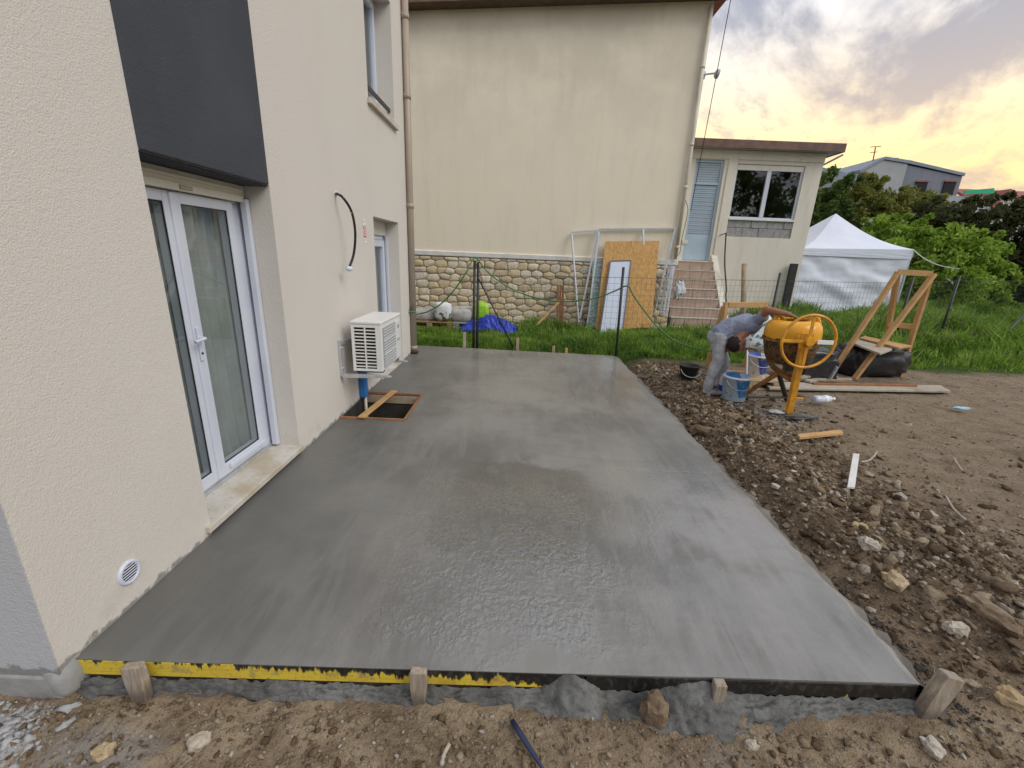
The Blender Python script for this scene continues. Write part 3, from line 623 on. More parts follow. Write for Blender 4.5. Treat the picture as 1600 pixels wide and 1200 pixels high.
# round vent
vt=thing('vent_cover','round white plastic vent grille low on the cream wall','vent',(0,.29,.18))
mt=Matrix.Translation((0,.29,.18))@Matrix.Rotation(math.pi/2,4,'Y')
MB().lathe([(.062,0),(.062,.006),(.055,.012),(.046,.012),(.043,.006),(.043,0)],32,mt,cap=False).build('rim','upvc',vt,smooth=True)
MB().lathe([(.043,.001),(.0430,.003)],32,mt).build('backing','black_gap',vt)
for k in range(6):
    z=.18-.034+k*.0136; hw=math.sqrt(max(1e-4,.043**2-(z-.18)**2)); MB().beam((.006,.29-hw,z),(.006,.29+hw,z),.004,.008,(1,0,.6)).build('slat','upvc',vt)
# downpipe at the far corner
dp=thing('downpipe','beige rainwater downpipe on the far corner of the cream house','downpipe',(.055,6.0,0))
MB().tube([(.055,5.97,.03),(.055,5.97,5.88)],.05,16).build('pipe','pipe_beige',dp,smooth=True)
for z in(.10,2.42,3.95,4.95): MB().tube([(.055,5.97,z-.035),(.055,5.97,z+.035)],.058,16).build('collar','pipe_beige',dp,smooth=True)
MB().box(.0,.12,5.9,6.04,.004,.03).build('shoe','dark_metal',dp,bevel=.004)
# ---------------------------------------------------------------- neighbour house
NY=11.0; NX=6.2
nb=thing('neighbour_house','tall old cream rendered house with a stone plinth behind the fence','house',(NX,NY,-.4))
zl=lambda x:7.25+(x+.9)*.058
MB().prism([(-9,1.75),(NX,1.75),(NX,zl(NX)),(-9,zl(-9))],NY,NY+8,1).build('wall','render_old',nb)
for o in [bpy.data.objects['wall.001']]: fixn(o)
MB().box(-9,NX+.03,NY-.045,NY+.3,1.62,1.745).build('plinth_band','white_paint',nb,bevel=.012)
pl=MB().box(-9,NX-.03,NY+.005,NY+7.9,-.9,1.618).build('stone_plinth','mortar',nb)
def stones():
    """irregular rubble: cells of a jittered lattice, shrunk, rounded and set in mortar"""
    rnd=random.Random(5); x0,x1,z0,z1=-1.25,NX-.03,-.45,1.61; S=[]; z=z0+.05; row=0
    while z<z1:
        h=rnd.uniform(.15,.25); x=x0-.3+rnd.random()*.3
        while x<x1+.2:
            w=rnd.uniform(.20,.46); S.append((x+w/2,z+h/2+rnd.uniform(-.04,.04))); x+=w
        z+=h
    A=np.array(S); ax=.60; n=0
    for i,(sx,sz) in enumerate(S):
        P=[(x0,z0),(x1,z0),(x1,z1),(x0,z1)]
        d=np.hypot((A[:,0]-sx)*ax,A[:,1]-sz)
        for k in np.argsort(d)[1:18]:
            qx,qz=A[k]; nx_,nz_=(qx-sx)*ax*ax,(qz-sz); c=nx_*(qx+sx)/2+nz_*(qz+sz)/2; Q=[]
            for a,b in zip(P,P[1:]+P[:1]):
                da=nx_*a[0]+nz_*a[1]-c; db=nx_*b[0]+nz_*b[1]-c
                if da<=0: Q.append(a)
                if da*db<0: t=da/(da-db); Q.append((a[0]+(b[0]-a[0])*t,a[1]+(b[1]-a[1])*t))
            P=Q
            if len(P)<3: break
        if len(P)<3: continue
        cx=sum(p[0] for p in P)/len(P); cz=sum(p[1] for p in P)/len(P); w=max(p[0] for p in P)-min(p[0] for p in P); h=max(p[1] for p in P)-min(p[1] for p in P)
        if w<.07 or h<.05 or cz<-.36: continue
        P=[(cx+(p[0]-cx)*(1-.022/w)+rnd.uniform(-.006,.006),cz+(p[1]-cz)*(1-.020/h)+rnd.uniform(-.006,.006)) for p in P]
        for _ in range(1):
            Q=[]
            for a,b in zip(P,P[1:]+P[:1]): Q+=[(a[0]*.84+b[0]*.16,a[1]*.84+b[1]*.16),(a[0]*.16+b[0]*.84,a[1]*.16+b[1]*.84)]
            P=Q
        m=len(P); dd=rnd.uniform(.010,.034); V=[(a,NY+.02,c) for a,c in P]+[(a,NY-dd*.6,c) for a,c in P]+[(cx+(a-cx)*.9+rnd.uniform(-.004,.004),NY-dd-rnd.uniform(-.005,.005),cz+(c-cz)*.88) for a,c in P]+[(cx+rnd.uniform(-.03,.03),NY-dd-rnd.uniform(-.005,.006),cz)]
        F=[(k,(k+1)%m,m+(k+1)%m,m+k) for k in range(m)]+[(m+k,m+(k+1)%m,2*m+(k+1)%m,2*m+k) for k in range(m)]+[(2*m+k,2*m+(k+1)%m,3*m) for k in range(m)]
        fixn(link('stone',V,F,'stone',pl,smooth=True)); n+=1
    return n
NST=stones()
def sloped(x0,x1,y0,y1,dz0,dz1): return MB().prism([(x0,zl(x0)+dz0),(x1,zl(x1)+dz0),(x1,zl(x1)+dz1),(x0,zl(x0)+dz1)],y0,y1,1)
rf=sloped(-9.3,NX+.35,NY-.42,NY+8.4,.10,.26).build('roof','roof_red',nb); fixn(rf)
fixn(sloped(-9.3,NX+.3,NY-.40,NY+.0,.0,.098).build('eave_soffit','eave_brown',rf)); fixn(sloped(-9.3,NX+.3,NY-.435,NY-.402,-.03,.16).build('fascia_board','eave_brown',rf))
g=MB().tube([(NX-.08,NY-.07,1.78),(NX-.08,NY-.07,7.55)],.045,12).build('downpipe','pipe_white',nb,smooth=True)
for z in(2.1,3.6,4.6,6.3): MB().tube([(NX-.08,NY-.07,z-.03),(NX-.08,NY-.07,z+.03)],.054,12).build('collar','pipe_white',g,smooth=True)
q=at(1112,118,NY-.02); lm=thing('wall_lamp','small grey round floodlight on the right edge of the old house','lamp',(NX,NY,q[2]))
MB().tube([(NX-.03,NY-.06,q[2]),(NX+.2,NY-.16,q[2])],.022,8).build('arm','galv',lm)
MB().lathe([(.03,0),(.09,.03),(.105,.09),(.1,.10)],16,Matrix.Translation((NX+.19,NY-.16,q[2]))@Matrix.Rotation(math.radians(100),4,'Y')).build('lamp_head','grey_plastic',lm,smooth=True)
MB().box(NX-.05,NX+.02,NY-.05,NY+.0,q[2]-.08,q[2]+.08).build('mount','galv',lm,bevel=.005)
# annex with door, window and stairs
AY=12.5; AX0,AX1=6.22,10.55; AZ=4.87
an=thing('annex','low cream annex with flat brown edged roof beside the old house','annex',(AX0,AY,-.4))
dxa,dxb=6.86,7.70; dza,dzb=1.77,4.60; wxa,wxb=8.08,10.05; wza,wzb=3.04,4.52
def xwall(y0,y1,x0,x1,z0,z1,holes):
    b=wall_with_holes(-y1,-y0,x0,x1,z0,z1,holes); b.v=[(p[1],-p[0],p[2]) for p in b.v]; return b
fixn(xwall(AY,AY+.25,AX0,AX1,-.9,AZ,[(dxa,dxb,dza,dzb),(wxa,wxb,2.52,wzb)]).build('wall','render_annex',an))
MB().box(AX1-.25,AX1-.002,AY+.252,AY+4,-.9,AZ-.002).build('side_wall','render_annex',an)
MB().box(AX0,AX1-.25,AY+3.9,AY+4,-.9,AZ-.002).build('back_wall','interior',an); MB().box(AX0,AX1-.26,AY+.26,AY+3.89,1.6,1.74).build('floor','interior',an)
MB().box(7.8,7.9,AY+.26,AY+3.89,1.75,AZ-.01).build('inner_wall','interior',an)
MB().box(9.1,9.75,AY+3.84,AY+3.89,1.75,4.0).build('inner_door','interior_light',an)
MB().box(9.35,9.95,AY+.35,AY+.8,2.9,3.12).build('box_on_sill','wood_red',an,bevel=.01)
r=MB().box(AX0+.02,AX1+.28,AY-.28,AY+4.3,AZ+.003,AZ+.05).build('roof','far_light',an); MB().box(AX0+.02,AX1+.3,AY-.32,AY-.282,AZ-.02,AZ+.20).build('fascia_board','fascia',r,bevel=.008)
MB().box(AX1+.282,AX1+.32,AY-.318,AY+4.3,AZ-.02,AZ+.20).build('fascia_board','fascia',r); MB().box(AX0+.02,AX1+.28,AY-.28,AY+4.3,AZ+.051,AZ+.16).build('roof_deck','eave_brown',r)
MB().beam((AX1+.02,AY+.1,AZ-.3),(AX1+.45,AY-.05,AZ-.03),.08,.05).build('gutter_bracket','wood_grey',an)
MB().box(7.80,8.06,AY-.035,AY+.001,1.5,AZ-.12).build('pilaster','render_annex',an,bevel=.01); MB().box(AX0+.05,AX1,AY-.03,AY+.001,4.62,AZ-.003).build('lintel_band','render_annex',an,bevel=.01)
# concrete blocks left bare under the window
xb=wxa
for i,w in enumerate((.49,.49,.49,.49)):
    for j in range(2):
        x0=xb+i*.4925+(.24 if j else 0); x1=min(x0+.482,wxb); x0=max(x0,wxa+.004)
        if x1-x0>.05: MB().box(x0,x1,AY+.02+.012*((i*3+j)%2),AY+.2,2.525+j*.255,2.525+j*.255+.245).build('block','block',an,bevel=.008)
MB().box(wxa+.002,wxa+.236,AY+.03,AY+.2,2.782,3.026).build('block','block',an,bevel=.008)
wf=MB(); wf.box(wxa+.003,wxb-.003,AY+.05,AY+.12,wza,wza+.05).box(wxa+.003,wxb-.003,AY+.05,AY+.12,wzb-.07,wzb-.003).box(wxa+.003,wxa+.045,AY+.05,AY+.12,wza+.05,wzb-.07).box(wxb-.06,wxb-.003,AY+.05,AY+.12,wza+.05,wzb-.07)
wn=wf.build('window','upvc',an,bevel=.004); wm=(wxa+wxb)/2
MB().box(wm-.06,wm+.06,AY+.04,AY+.11,wza+.051,wzb-.071).build('mullion','upvc',wn,bevel=.005)
for a,c in((wxa+.045,wm-.06),(wm+.06,wxb-.06)): MB().box(a,c,AY+.08,AY+.088,wza+.05,wzb-.07).build('pane','glass_dark',wn)
MB().box(wxa-.01,wxb+.01,AY-.03,AY+.04,wza-.05,wza-.003).build('sill','white_paint',wn,bevel=.006); MB().box(wxa+.01,wxb-.01,AY+.03,AY+.049,wzb-.16,wzb-.01).build('blind_box','upvc_cream',wn,bevel=.004)
dr=MB(); dr.box(dxa+.003,dxa+.07,AY+.06,AY+.13,dza,dzb-.003).box(dxb-.07,dxb-.003,AY+.06,AY+.13,dza,dzb-.003).box(dxa+.07,dxb-.07,AY+.06,AY+.13,dzb-.07,dzb-.003).box(dxa+.07,dxb-.07,AY+.06,AY+.13,3.93,4.01)
do=dr.build('door','door_blue',an,bevel=.004)
MB().box(dxa+.071,dxb-.071,AY+.09,AY+.13,dza+.01,2.55).build('lower_panel','door_blue',do,bevel=.004)
for k in range(24): z=2.56+k*.0567; MB().box(dxa+.071,dxb-.071,AY+.085+.008*(k%2),AY+.115,z,z+.052).build('shutter_slat','shutter',do,bevel=.006)
for k in range(8): z=4.02+k*.063; MB().box(dxa+.071,dxb-.071,AY+.085,AY+.115,z,z+.058).build('shutter_slat','shutter',do,bevel=.006)
MB().box(dxa-.06,dxa+.1,AY-.03,AY-.0,2.25,2.36).build('letter_box','upvc_cream',an,bevel=.008)
# stairs
st=thing('stairs','outdoor stair of pinkish brown tiles up to the blue annex door','stairs',(7.0,11.0,-.4))
NS=8; RH=(1.755+.32)/NS; TD=.205
for k in range(NS):
    z1=1.755-k*RH; y0=AY-.02-.28-(k)*TD
    s=MB().box(6.26,7.735,y0+.012,AY-.02,z1-RH+.002,z1-.03).build('step','block',st)
    MB().box(6.25,7.738,y0-.012,y0+TD+(.28 if k==0 else 0),z1-.029,z1).build('nosing','tile_edge',s,bevel=.005)
    for j in range(4):
        x0=6.27+j*.365+(.0 if k%2 else .03); MB().box(x0,min(x0+.355,7.73),y0,y0+.0115,z1-RH+.004,z1-.031).build('tile','tile',s,bevel=.003)
MB().prism([(AY,1.98),(AY,-.9),(10.75,-.9),(10.75,-.15),(10.9,.05)],7.74,7.92,0).build('parapet','render_annex',st,bevel=.008)
fixn(bpy.data.objects['parapet'])
rl=thing('handrail','bent black iron handrail beside the tiled stairs','handrail',(7.9,11.4,0))
pp=[at(1126,364,12.2),at(1130,410,11.95),at(1135,452,11.7),at(1131,462,11.5),at(1121,492,11.2)]
pp=[np.array([max(p[0],7.95),p[1],p[2]]) for p in pp]; MB().tube(cat_curve(pp,6),.022,8).build('rail','dark_metal',rl,smooth=True)
MB().tube([pp[0],(7.90,12.48,pp[0][2]-.05)],.014,6).build('bracket','dark_metal',rl); MB().tube([pp[-1],(pp[-1][0],pp[-1][1],-.35)],.02,6).build('foot','dark_metal',rl)
# electric wire to the old house
tag(MB().tube(sag((NX+.06,NY-.3,3.0),at(1153,-60,9.5),.03,10),.009,5).build('overhead_wire','dark_metal'),'thin dark overhead wire crossing the sky beside the old house','wire')
tag(MB().tube(cat_curve([(NX-.02,NY-.02,3.3),(NX+.06,NY-.1,3.0),(NX-.0,NY-.12,2.3),(NX+.02,NY-.09,2.0),(NX-.04,NY-.06,1.85)],6),.008,5).build('wall_cable','dark_metal'),'thin dark cable running down the corner of the old house','cable')
# far buildings
def far_block():
    r=thing('far_building','grey flat roofed house with two small dark windows beyond the hedge','building',(39,45,-1))
    a=at(1345,262,45); c=at(1418,258,45); e=at(1504,276,45); f_=at(1343,330,45)
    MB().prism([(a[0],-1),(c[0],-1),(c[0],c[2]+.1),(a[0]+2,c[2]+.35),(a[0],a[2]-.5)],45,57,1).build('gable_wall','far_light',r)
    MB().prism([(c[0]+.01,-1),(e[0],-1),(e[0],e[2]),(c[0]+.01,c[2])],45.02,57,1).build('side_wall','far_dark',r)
    MB().prism([(a[0],a[2]-.45),(a[0]+2,c[2]+.4),(c[0],c[2]+.15),(e[0]+.1,e[2]+.05),(e[0]+.1,e[2]+.3),(c[0],c[2]+.42),(a[0]+2,c[2]+.65),(a[0]-.1,a[2]-.2)],44.9,57.2,1).build('roof','roof_blue',r)
    for u in(1437,1481):
        p=at(u,296,45); MB().box(p[0]-.55,p[0]+.55,44.92,45.03,p[2]-.8,p[2]+.65).build('window','black_gap',r); MB().box(p[0]-.65,p[0]+.65,44.86,44.95,p[2]+.66,p[2]+.8).build('lintel','roof_red',r)
    p=at(1410,256,47); MB().box(p[0]-1.1,p[0]+.9,47,48.5,p[2]-.6,p[2]+.35).build('roof_vent','far_light',r); p=at(1397,256,47); MB().box(p[0]-.3,p[0]+.3,47,48,p[2]-.6,p[2]+.55).build('chimney','far_dark',r)
    p=at(1364,255,46); q=at(1368,230,46); MB().tube([p-np.array([0,0,.6]),q],.05,5).tube([q-np.array([.5,0,.0]),q+np.array([.5,0,.1])],.035,5).tube([q-np.array([.4,0,.5]),q+np.array([.3,0,-.4])],.03,5).build('antenna','dark_metal',r)
far_block()
r=thing('far_building','low grey wall building with green netting on top beyond the hedge','building',(46,44,-1))
a=at(1478,305,44); c=at(1556,303,44); MB().box(a[0],c[0],44,50,-1,a[2]).build('wall','far_light',r)
a2=at(1505,304,43.9); b2=at(1553,294,43.9); d2=at(1553,303,43.9); MB().prism([(a2[0],a2[2]+.05),(d2[0],d2[2]),(b2[0],b2[2]),(a2[0],a2[2]+.35)],43.85,43.95,1).build('net','net_green',r)
r=thing('far_building','pale gabled house with red tiled roof at the right edge','building',(55,44,-1))
a=at(1556,318,44); c=at(1576,298,44); e=at(1597,316,44); MB().prism([(a[0],-1),(e[0],-1),(e[0],e[2]),(c[0],c[2]),(a[0],a[2])],44,56,1).build('wall','far_cream',r)
n=len('x'); V=[(c[0],43.8,c[2]+.15),(e[0]+.8,43.8,e[2]-.5),(e[0]+.8,56,e[2]-.5),(c[0],56,c[2]+.15),(a[0]-.4,43.8,a[2]-.3),(a[0]-.4,56,a[2]-.3)]
rr=link('roof',V,[(0,1,2,3),(0,3,5,4)],'roof_red',r); rr.modifiers.new('s','SOLIDIFY').thickness=.25
c=at(1640,330,46); MB().box(e[0]-.2,e[0]+14,45,55,-1,e[2]-.2).build('wing_wall','far_cream',r); V=[(e[0]-1.5,44.5,c[2]-.6),(e[0]+15,44.5,c[2]-.6),(e[0]+15,50,c[2]+2.4),(e[0]-1.5,50,c[2]+2.4)]; rr=link('wing_roof',V,[(0,1,2,3)],'roof_red',r); rr.modifiers.new('s','SOLIDIFY').thickness=.25
r=thing('far_building','low building with blue grey metal roof showing behind the annex','building',(31,38,-1))
a=at(1255,262,38); c=at(1367,283,38); MB().prism([(a[0]-4,-1),(c[0],-1),(c[0],c[2]-.8),(a[0]-4,c[2]-.8)],38.3,46,1).build('wall','fascia',r)
MB().prism([(a[0]-4,c[2]-.75),(c[0]+.2,c[2]-.75),(c[0]+.2,c[2]+.1),(a[0]+1.5,a[2]+.1),(a[0]-4,a[2]+.3)],38,46,1).build('roof','roof_blue',r)
# ================================================================ OBJECTS
# ---- air conditioner on brackets
ac=thing('air_conditioner','white air conditioner outdoor unit on wall brackets above the pit','air conditioner',(.28,3.3,.45))
AX_0,AX_1,AY_0,AY_1,AZ_0,AZ_1=.125,.44,2.98,3.72,.485,1.0
# casing as a shell, end face open for the louvres
b=MB().box(AX_0,AX_1,AY_0+.035,AY_1,AZ_0,AZ_1-.012); b.build('casing','ac_white',ac,bevel=.012)
MB().box(AX_0-.006,AX_1+.008,AY_0-.008,AY_1+.008,AZ_1-.011,AZ_1+.022).build('lid','ac_white',ac,bevel=.01)
b=MB().box(AX_0,AX_0+.028,AY_0,AY_0+.034,AZ_0,AZ_1-.012).box(AX_1-.062,AX_1,AY_0,AY_0+.034,AZ_0,AZ_1-.012).box(AX_0+.028,AX_1-.062,AY_0,AY_0+.034,AZ_0,AZ_0+.026).box(AX_0+.028,AX_1-.062,AY_0,AY_0+.034,AZ_1-.045,AZ_1-.012).box(AX_0+.134,AX_0+.148,AY_0,AY_0+.034,AZ_0+.026,AZ_1-.045)
gr=b.build('grille_frame','ac_white',ac,bevel=.003)
MB().box(AX_0+.028,AX_1-.062,AY_0+.03,AY_0+.0345,AZ_0+.026,AZ_1-.045).build('grille_void','black_gap',ac)
for k in range(12):
    z=AZ_0+.045+k*.0355
    for (xa,xb_) in((AX_0+.0285,AX_0+.1335),(AX_0+.1485,AX_1-.0625)): MB().box(xa,xb_,AY_0+.002,AY_0+.022,z,z+.0115).build('slat','ac_white',gr)
fr=MB().box(AX_1,AX_1+.012,AY_0+.05,AY_0+.50,AZ_0+.03,AZ_1-.05).build('fan_grille','ac_grey',ac,bevel=.004)
for k in range(1,3): z=AZ_0+.03+k*.148; MB().box(AX_1+.0125,AX_1+.018,AY_0+.05,AY_0+.50,z-.006,z+.006).build('grille_bar','ac_white',fr)
for k in range(14): z=AZ_0+.05+k*.030; MB().box(AX_1+.0125,AX_1+.0155,AY_0+.06,AY_0+.49,z-.003,z+.003).build('grille_wire','ac_white',fr)
MB().box(AX_1,AX_1+.008,AY_0+.53,AY_1-.02,AZ_0+.03,AZ_1-.05).build('service_cover','ac_white',ac,bevel=.004); MB().box(AX_1+.0085,AX_1+.016,AY_0+.56,AY_0+.66,.72,.74).build('handhold','ac_grey',ac)
MB().box(AX_1+.0085,AX_1+.0095,AY_0+.58,AY_0+.66,.86,.90).build('maker_badge','ac_grey',ac)
for y in(3.05,3.62): MB().box(AX_0+.02,AX_1-.01,y-.03,y+.03,AZ_0-.022,AZ_0-.002).build('foot','dark_metal',ac)
wb=thing('wall_bracket','galvanised steel wall bracket carrying the air conditioner','bracket',(0,2.94,.45))
MB().box(.002,.030,2.92,2.96,.43,.82).build('upright','galv',wb,bevel=.003); MB().box(.002,.030,3.60,3.64,.43,.82).build('upright','galv',wb,bevel=.003)
MB().box(.002,.026,2.961,3.599,.76,.80).build('rail','galv',wb,bevel=.003)
for y in(2.94,3.62): MB().prism([(.031,.415),(.031,.46),(.50,.46),(.54,.452),(.54,.438)],y-.02,y+.02,1).build('arm','galv',wb,bevel=.003)
for z in(.52,.74): MB().tube([(.03,2.94,z),(.045,2.94,z)],.011,6).build('bolt','galv',wb)
cd=thing('pipe_cover','blue plastic pipe cover running down below the air conditioner','pipe',(.06,3.47,-.1))
MB().box(.004,.075,3.42,3.53,.02,.66).build('cover','blue_plastic',cd,bevel=.012); MB().tube([(.05,3.48,.02),(.055,3.47,-.3),(.06,3.45,-.5)],.018,8).build('pipe','pipe_white',cd,smooth=True)
# ---- pit
pt=thing('inspection_pit','square open pit in the slab edged with thin boards','pit',(.3,3.25,-.6))
b=MB().box(.66,.688,2.85,3.66,-.95,-.012).box(-.0,.688,3.655,3.682,-.95,-.012).box(.0,.688,2.832,2.858,-.95,-.012).box(-.02,.005,2.86,3.65,-.95,-.005); mat('shaded_pit_concrete',(.035,.033,.028),.7,.3,var=(.06,.055,.045),vscale=6); b.build('pit_wall','shaded_pit_concrete',pt); MB().box(.006,.659,3.642,3.6545,-.11,-.013).build('shutter_board','wood_old',pt,bevel=.002)  # concrete coloured near black: the pit's deep shade is put into the walls
mat('shaded_pit_floor',(.008,.007,.006),.9,.1); MB().box(.006,.659,2.859,3.654,-.95,-.8).build('pit_bottom','shaded_pit_floor',pt)  # dry floor painted black so the shaded hole looks deep
for a in((-.03,.70,2.812,2.836),(.02,.70,3.676,3.70)): MB().box(a[0],a[1],a[2],a[3],-.06,.018).build('edge_board','wood_red',pt,bevel=.004)
MB().box(.684,.706,2.8365,3.6755,-.06,.020).build('edge_board','wood_red',pt,bevel=.004)
tag(MB().beam((.245,2.79,.0285),(.335,3.72,.0285),.075,.018).build('plank','wood_new',bevel=.003),'short new timber plank laid across the open pit','plank')
# ---- cable from wall, sticker
cb=thing('conduit','curved black cable with white cap hanging from a hole in the cream wall','cable',(0,3.15,2.2))
c0=at(524,302,0,0); pts=[c0,at(535,308,.09,0),at(549,330,.15,0),at(555,362,.17,0),at(553,395,.15,0),at(546,418,.12,0)]
MB().tube(cat_curve(pts,8),.013,8).build('cable','cable',cb,smooth=True)
e=pts[-1]; v,f=blob(e-np.array([0,.0,.012]),(.042,.042,.03),.1,1,3,ICO2); link('cap','','',None) if False else link('cap',v,f,'upvc',cb,smooth=True)
MB().tube([c0-np.array([.01,0,0]),c0+np.array([.02,.004,-.002])],.02,8).build('grommet','upvc',cb)
sg=thing('warning_sticker','small red and white notice sticker on the cream wall','sticker',(0,3.92,1.94))
MB().box(.002,.006,3.87,3.965,1.80,2.07).build('plate','sign_white',sg)
for z0,z1 in((1.945,2.0),(1.865,1.935)): MB().box(.0065,.008,3.876,3.959,z0,z1).build('red_field','sign_red',sg)
for z,a,c in((1.985,3.89,3.945),(1.972,3.90,3.935),(1.958,3.885,3.95),(1.918,3.885,3.95),(1.903,3.885,3.945),(1.888,3.89,3.95)): MB().box(.0085,.009,a,c,z-.004,z+.004).build('lettering','sign_white',sg)
for z,a,c in((2.05,3.885,3.945),(2.035,3.885,3.93),(1.845,3.885,3.945),(1.83,3.885,3.92)): MB().box(.0065,.0075,a,c,z-.004,z+.004).build('lettering','ac_grey',sg)
# ---- formwork and stakes
tag(MB().add([(.0,-.030,-.085),(2.22,.011,-.085),(2.22,.011,-.006),(.0,-.030,-.006),(.0,-.003,-.085),(2.22,.038,-.085),(2.22,.038,-.006),(.0,-.003,-.006)],[(0,1,2,3),(7,6,5,4),(0,4,5,1),(3,2,6,7),(0,3,7,4),(1,5,6,2)]).build('formwork_board','formwork_yellow',bevel=.002),'long yellow formwork board with dark drips along the front of the slab','board')
tag(MB().add([(2.225,.008,-.085),(3.70,.036,-.085),(3.70,.036,-.010),(2.225,.008,-.008),(2.225,.035,-.085),(3.70,.063,-.085),(3.70,.063,-.010),(2.225,.035,-.008)],[(0,1,2,3),(7,6,5,4),(0,4,5,1),(3,2,6,7),(0,3,7,4),(1,5,6,2)]).build('formwork_board','formwork_yellow',bevel=.002),'blackened formwork board at the right end of the slab front','board')
def stake(p,q,w,d,m,label,point=True,up=(0,1,0)):
    p=np.array(p,float);q=np.array(q,float); b=MB(); ax=(q-p)/np.linalg.norm(q-p); a=np.cross(ax,np.array(up,float)); a/=np.linalg.norm(a); c=np.cross(a,ax)
    sec=[(0,.45 if point else 1),(.35,.8 if point else 1),(.7,1),(.97,1),(1,.93)]; V=[]
    for t,s in sec:
        for sa,sb in((-1,-1),(1,-1),(1,1),(-1,1)): V.append(p+(q-p)*t+a*sa*w/2*s+c*sb*d/2)
    F=[(i*4+j,i*4+(j+1)%4,i*4+4+(j+1)%4,i*4+4+j) for i in range(4) for j in range(4)]+[(3,2,1,0),(16,17,18,19)]
    b.add(V,F); return tag(fixn(b.build('wooden_stake',m,bevel=.004)),label,'stake','stakes holding the formwork')
stake((.325,-.085,-.24),(.285,-.058,.018),.082,.04,'wood_stake','pointed grey stake against the yellow board near the house corner')
stake((1.50,-.042,-.24),(1.498,-.034,.035),.07,.035,'wood_stake','upright stake in the middle of the front formwork')
stake((2.80,-.008,-.2),(2.80,-.008,.015),.05,.04,'wood_stake','short stake caked in mortar on the right half of the slab front')
stake((3.70,.0,-.24),(3.80,.02,.085),.085,.05,'wood_stake','pale square stake leaning at the near right slab corner')
for (u,v0,v1,lb,m) in((726,541,519,'thin grey stake left of the double fence post','wood_grey'),(809,548,528,'brown stake by the foot of the fence brace','wood_old'),(865,549,540,'small stake stub at the far slab edge, left of the pale one','wood_old'),(885,551,543,'tiny pale topped stake stub at the far slab edge','wood_new')):
    p=at(u,v0,6.66); q=at(u,v1,6.66); stake((q[0],6.66-.06*q[0]/3.7,-.2),(q[0],6.66-.06*q[0]/3.7,max(.05,q[2])),.055,.03,m,lb,False)
# ---- fence
_p4=at(1413,480,8.45); _p5=at(1490,460,9.7)
FP=[(0.12,6.85),(1.02,6.78),(3.78,6.50),(7.0,7.4),(_p4[0],8.45),(_p5[0],9.7),(17.5,11.6)]
fz=lambda x,y: float(H(np.array(x),np.array(y)))
FT=[1.42,1.42,1.50,1.52,1.55,1.62,1.7]
fe=thing('wire_fence','dark green welded wire garden fence on thin black posts','fence',(1.02,6.78,-.1))
b=MB()
for i in range(len(FP)-1):
    (xa,ya),(xb_,yb)=FP[i],FP[i+1]; L=math.hypot(xb_-xa,yb-ya); n=int(L/.10); ta,tb=FT[i],FT[i+1]
    if i==0: continue
    for k in range(n+1):
        t=k/n; x=xa+(xb_-xa)*t; y=ya+(yb-ya)*t; b.tube([(x,y,-.12),(x,y,ta+(tb-ta)*t-.06)],.0019,3,False)
    for j in range(15):
        fz_=j/14; r=.004 if j in(14,0) else .0019
        b.tube([(xa,ya,-.05+(ta-.03)*fz_),(xb_,yb,-.05+(tb-.03)*fz_)],r,3,False)
mat('fence_wire',(.03,.045,.035),.5,.5); b.build('wire_mesh','fence_wire',fe)
for i,(x,y) in enumerate(FP):
    if i==0: continue
    
    MB().tube([(x-(.0 if i!=2 else .03),y,-.4),(x+(.0 if i!=2 else -.08),y,1.60 if i<4 else FT[i]+.05)],.024 if i<4 else .027,8).build('post','dark_metal',fe,smooth=True)
MB().tube([(1.09,6.79,-.4),(1.085,6.79,1.58)],.024,8).build('post','dark_metal',fe,smooth=True)
MB().tube([(1.10,6.77,1.28),(1.80,6.70,.02)],.014,8).build('brace','dark_metal',fe,smooth=True)
p0=at(1550,545,8.9); p1=at(1612,480,9.4); MB().tube([p0-np.array([.1,0,.1]),p1],.028,8).build('brace','dark_metal',fe,smooth=True)
# ---- hose
hp=[at(641,486,5.98)+np.array([.0,0,0]),at(646,492,6.2)]+[at(u,v,6.5+.0*u) for u,v in((655,490),(668,487),(690,474),(712,450),(728,426))]+[np.array([1.0,6.74,1.63]),np.array([1.09,6.74,1.62])]+[at(u,v,6.68-.0002*(u-740)) for u,v in((760,423),(790,446),(820,460),(855,469),(890,471),(930,466),(960,455))]+[at(980,447,6.46)]+[at(u,v,6.44-.004*(u-985)) for u,v in((990,462),(1005,483),(1025,508),(1050,530),(1075,541),(1100,547),(1118,549))]
hs=tag(MB().tube(cat_curve(hp,6),.013,7).build('garden_hose','hose_green',smooth=True),'green garden hose draped over the fence posts from the house tap','hose')
tp=thing('tap','small green outdoor tap on the far end of the cream wall','tap',(0,5.75,.72))
q=at(641,486,5.98); MB().tube([(.0,5.86,q[2]+.0),(.10,5.92,q[2])],.012,8).build('spout','hose_green',tp); MB().tube([(.06,5.89,q[2]),(.06,5.89,q[2]+.07)],.008,6).build('stem','hose_green',tp); MB().box(.03,.09,5.88,5.90,q[2]+.07,q[2]+.082).build('lever','hose_green',tp)
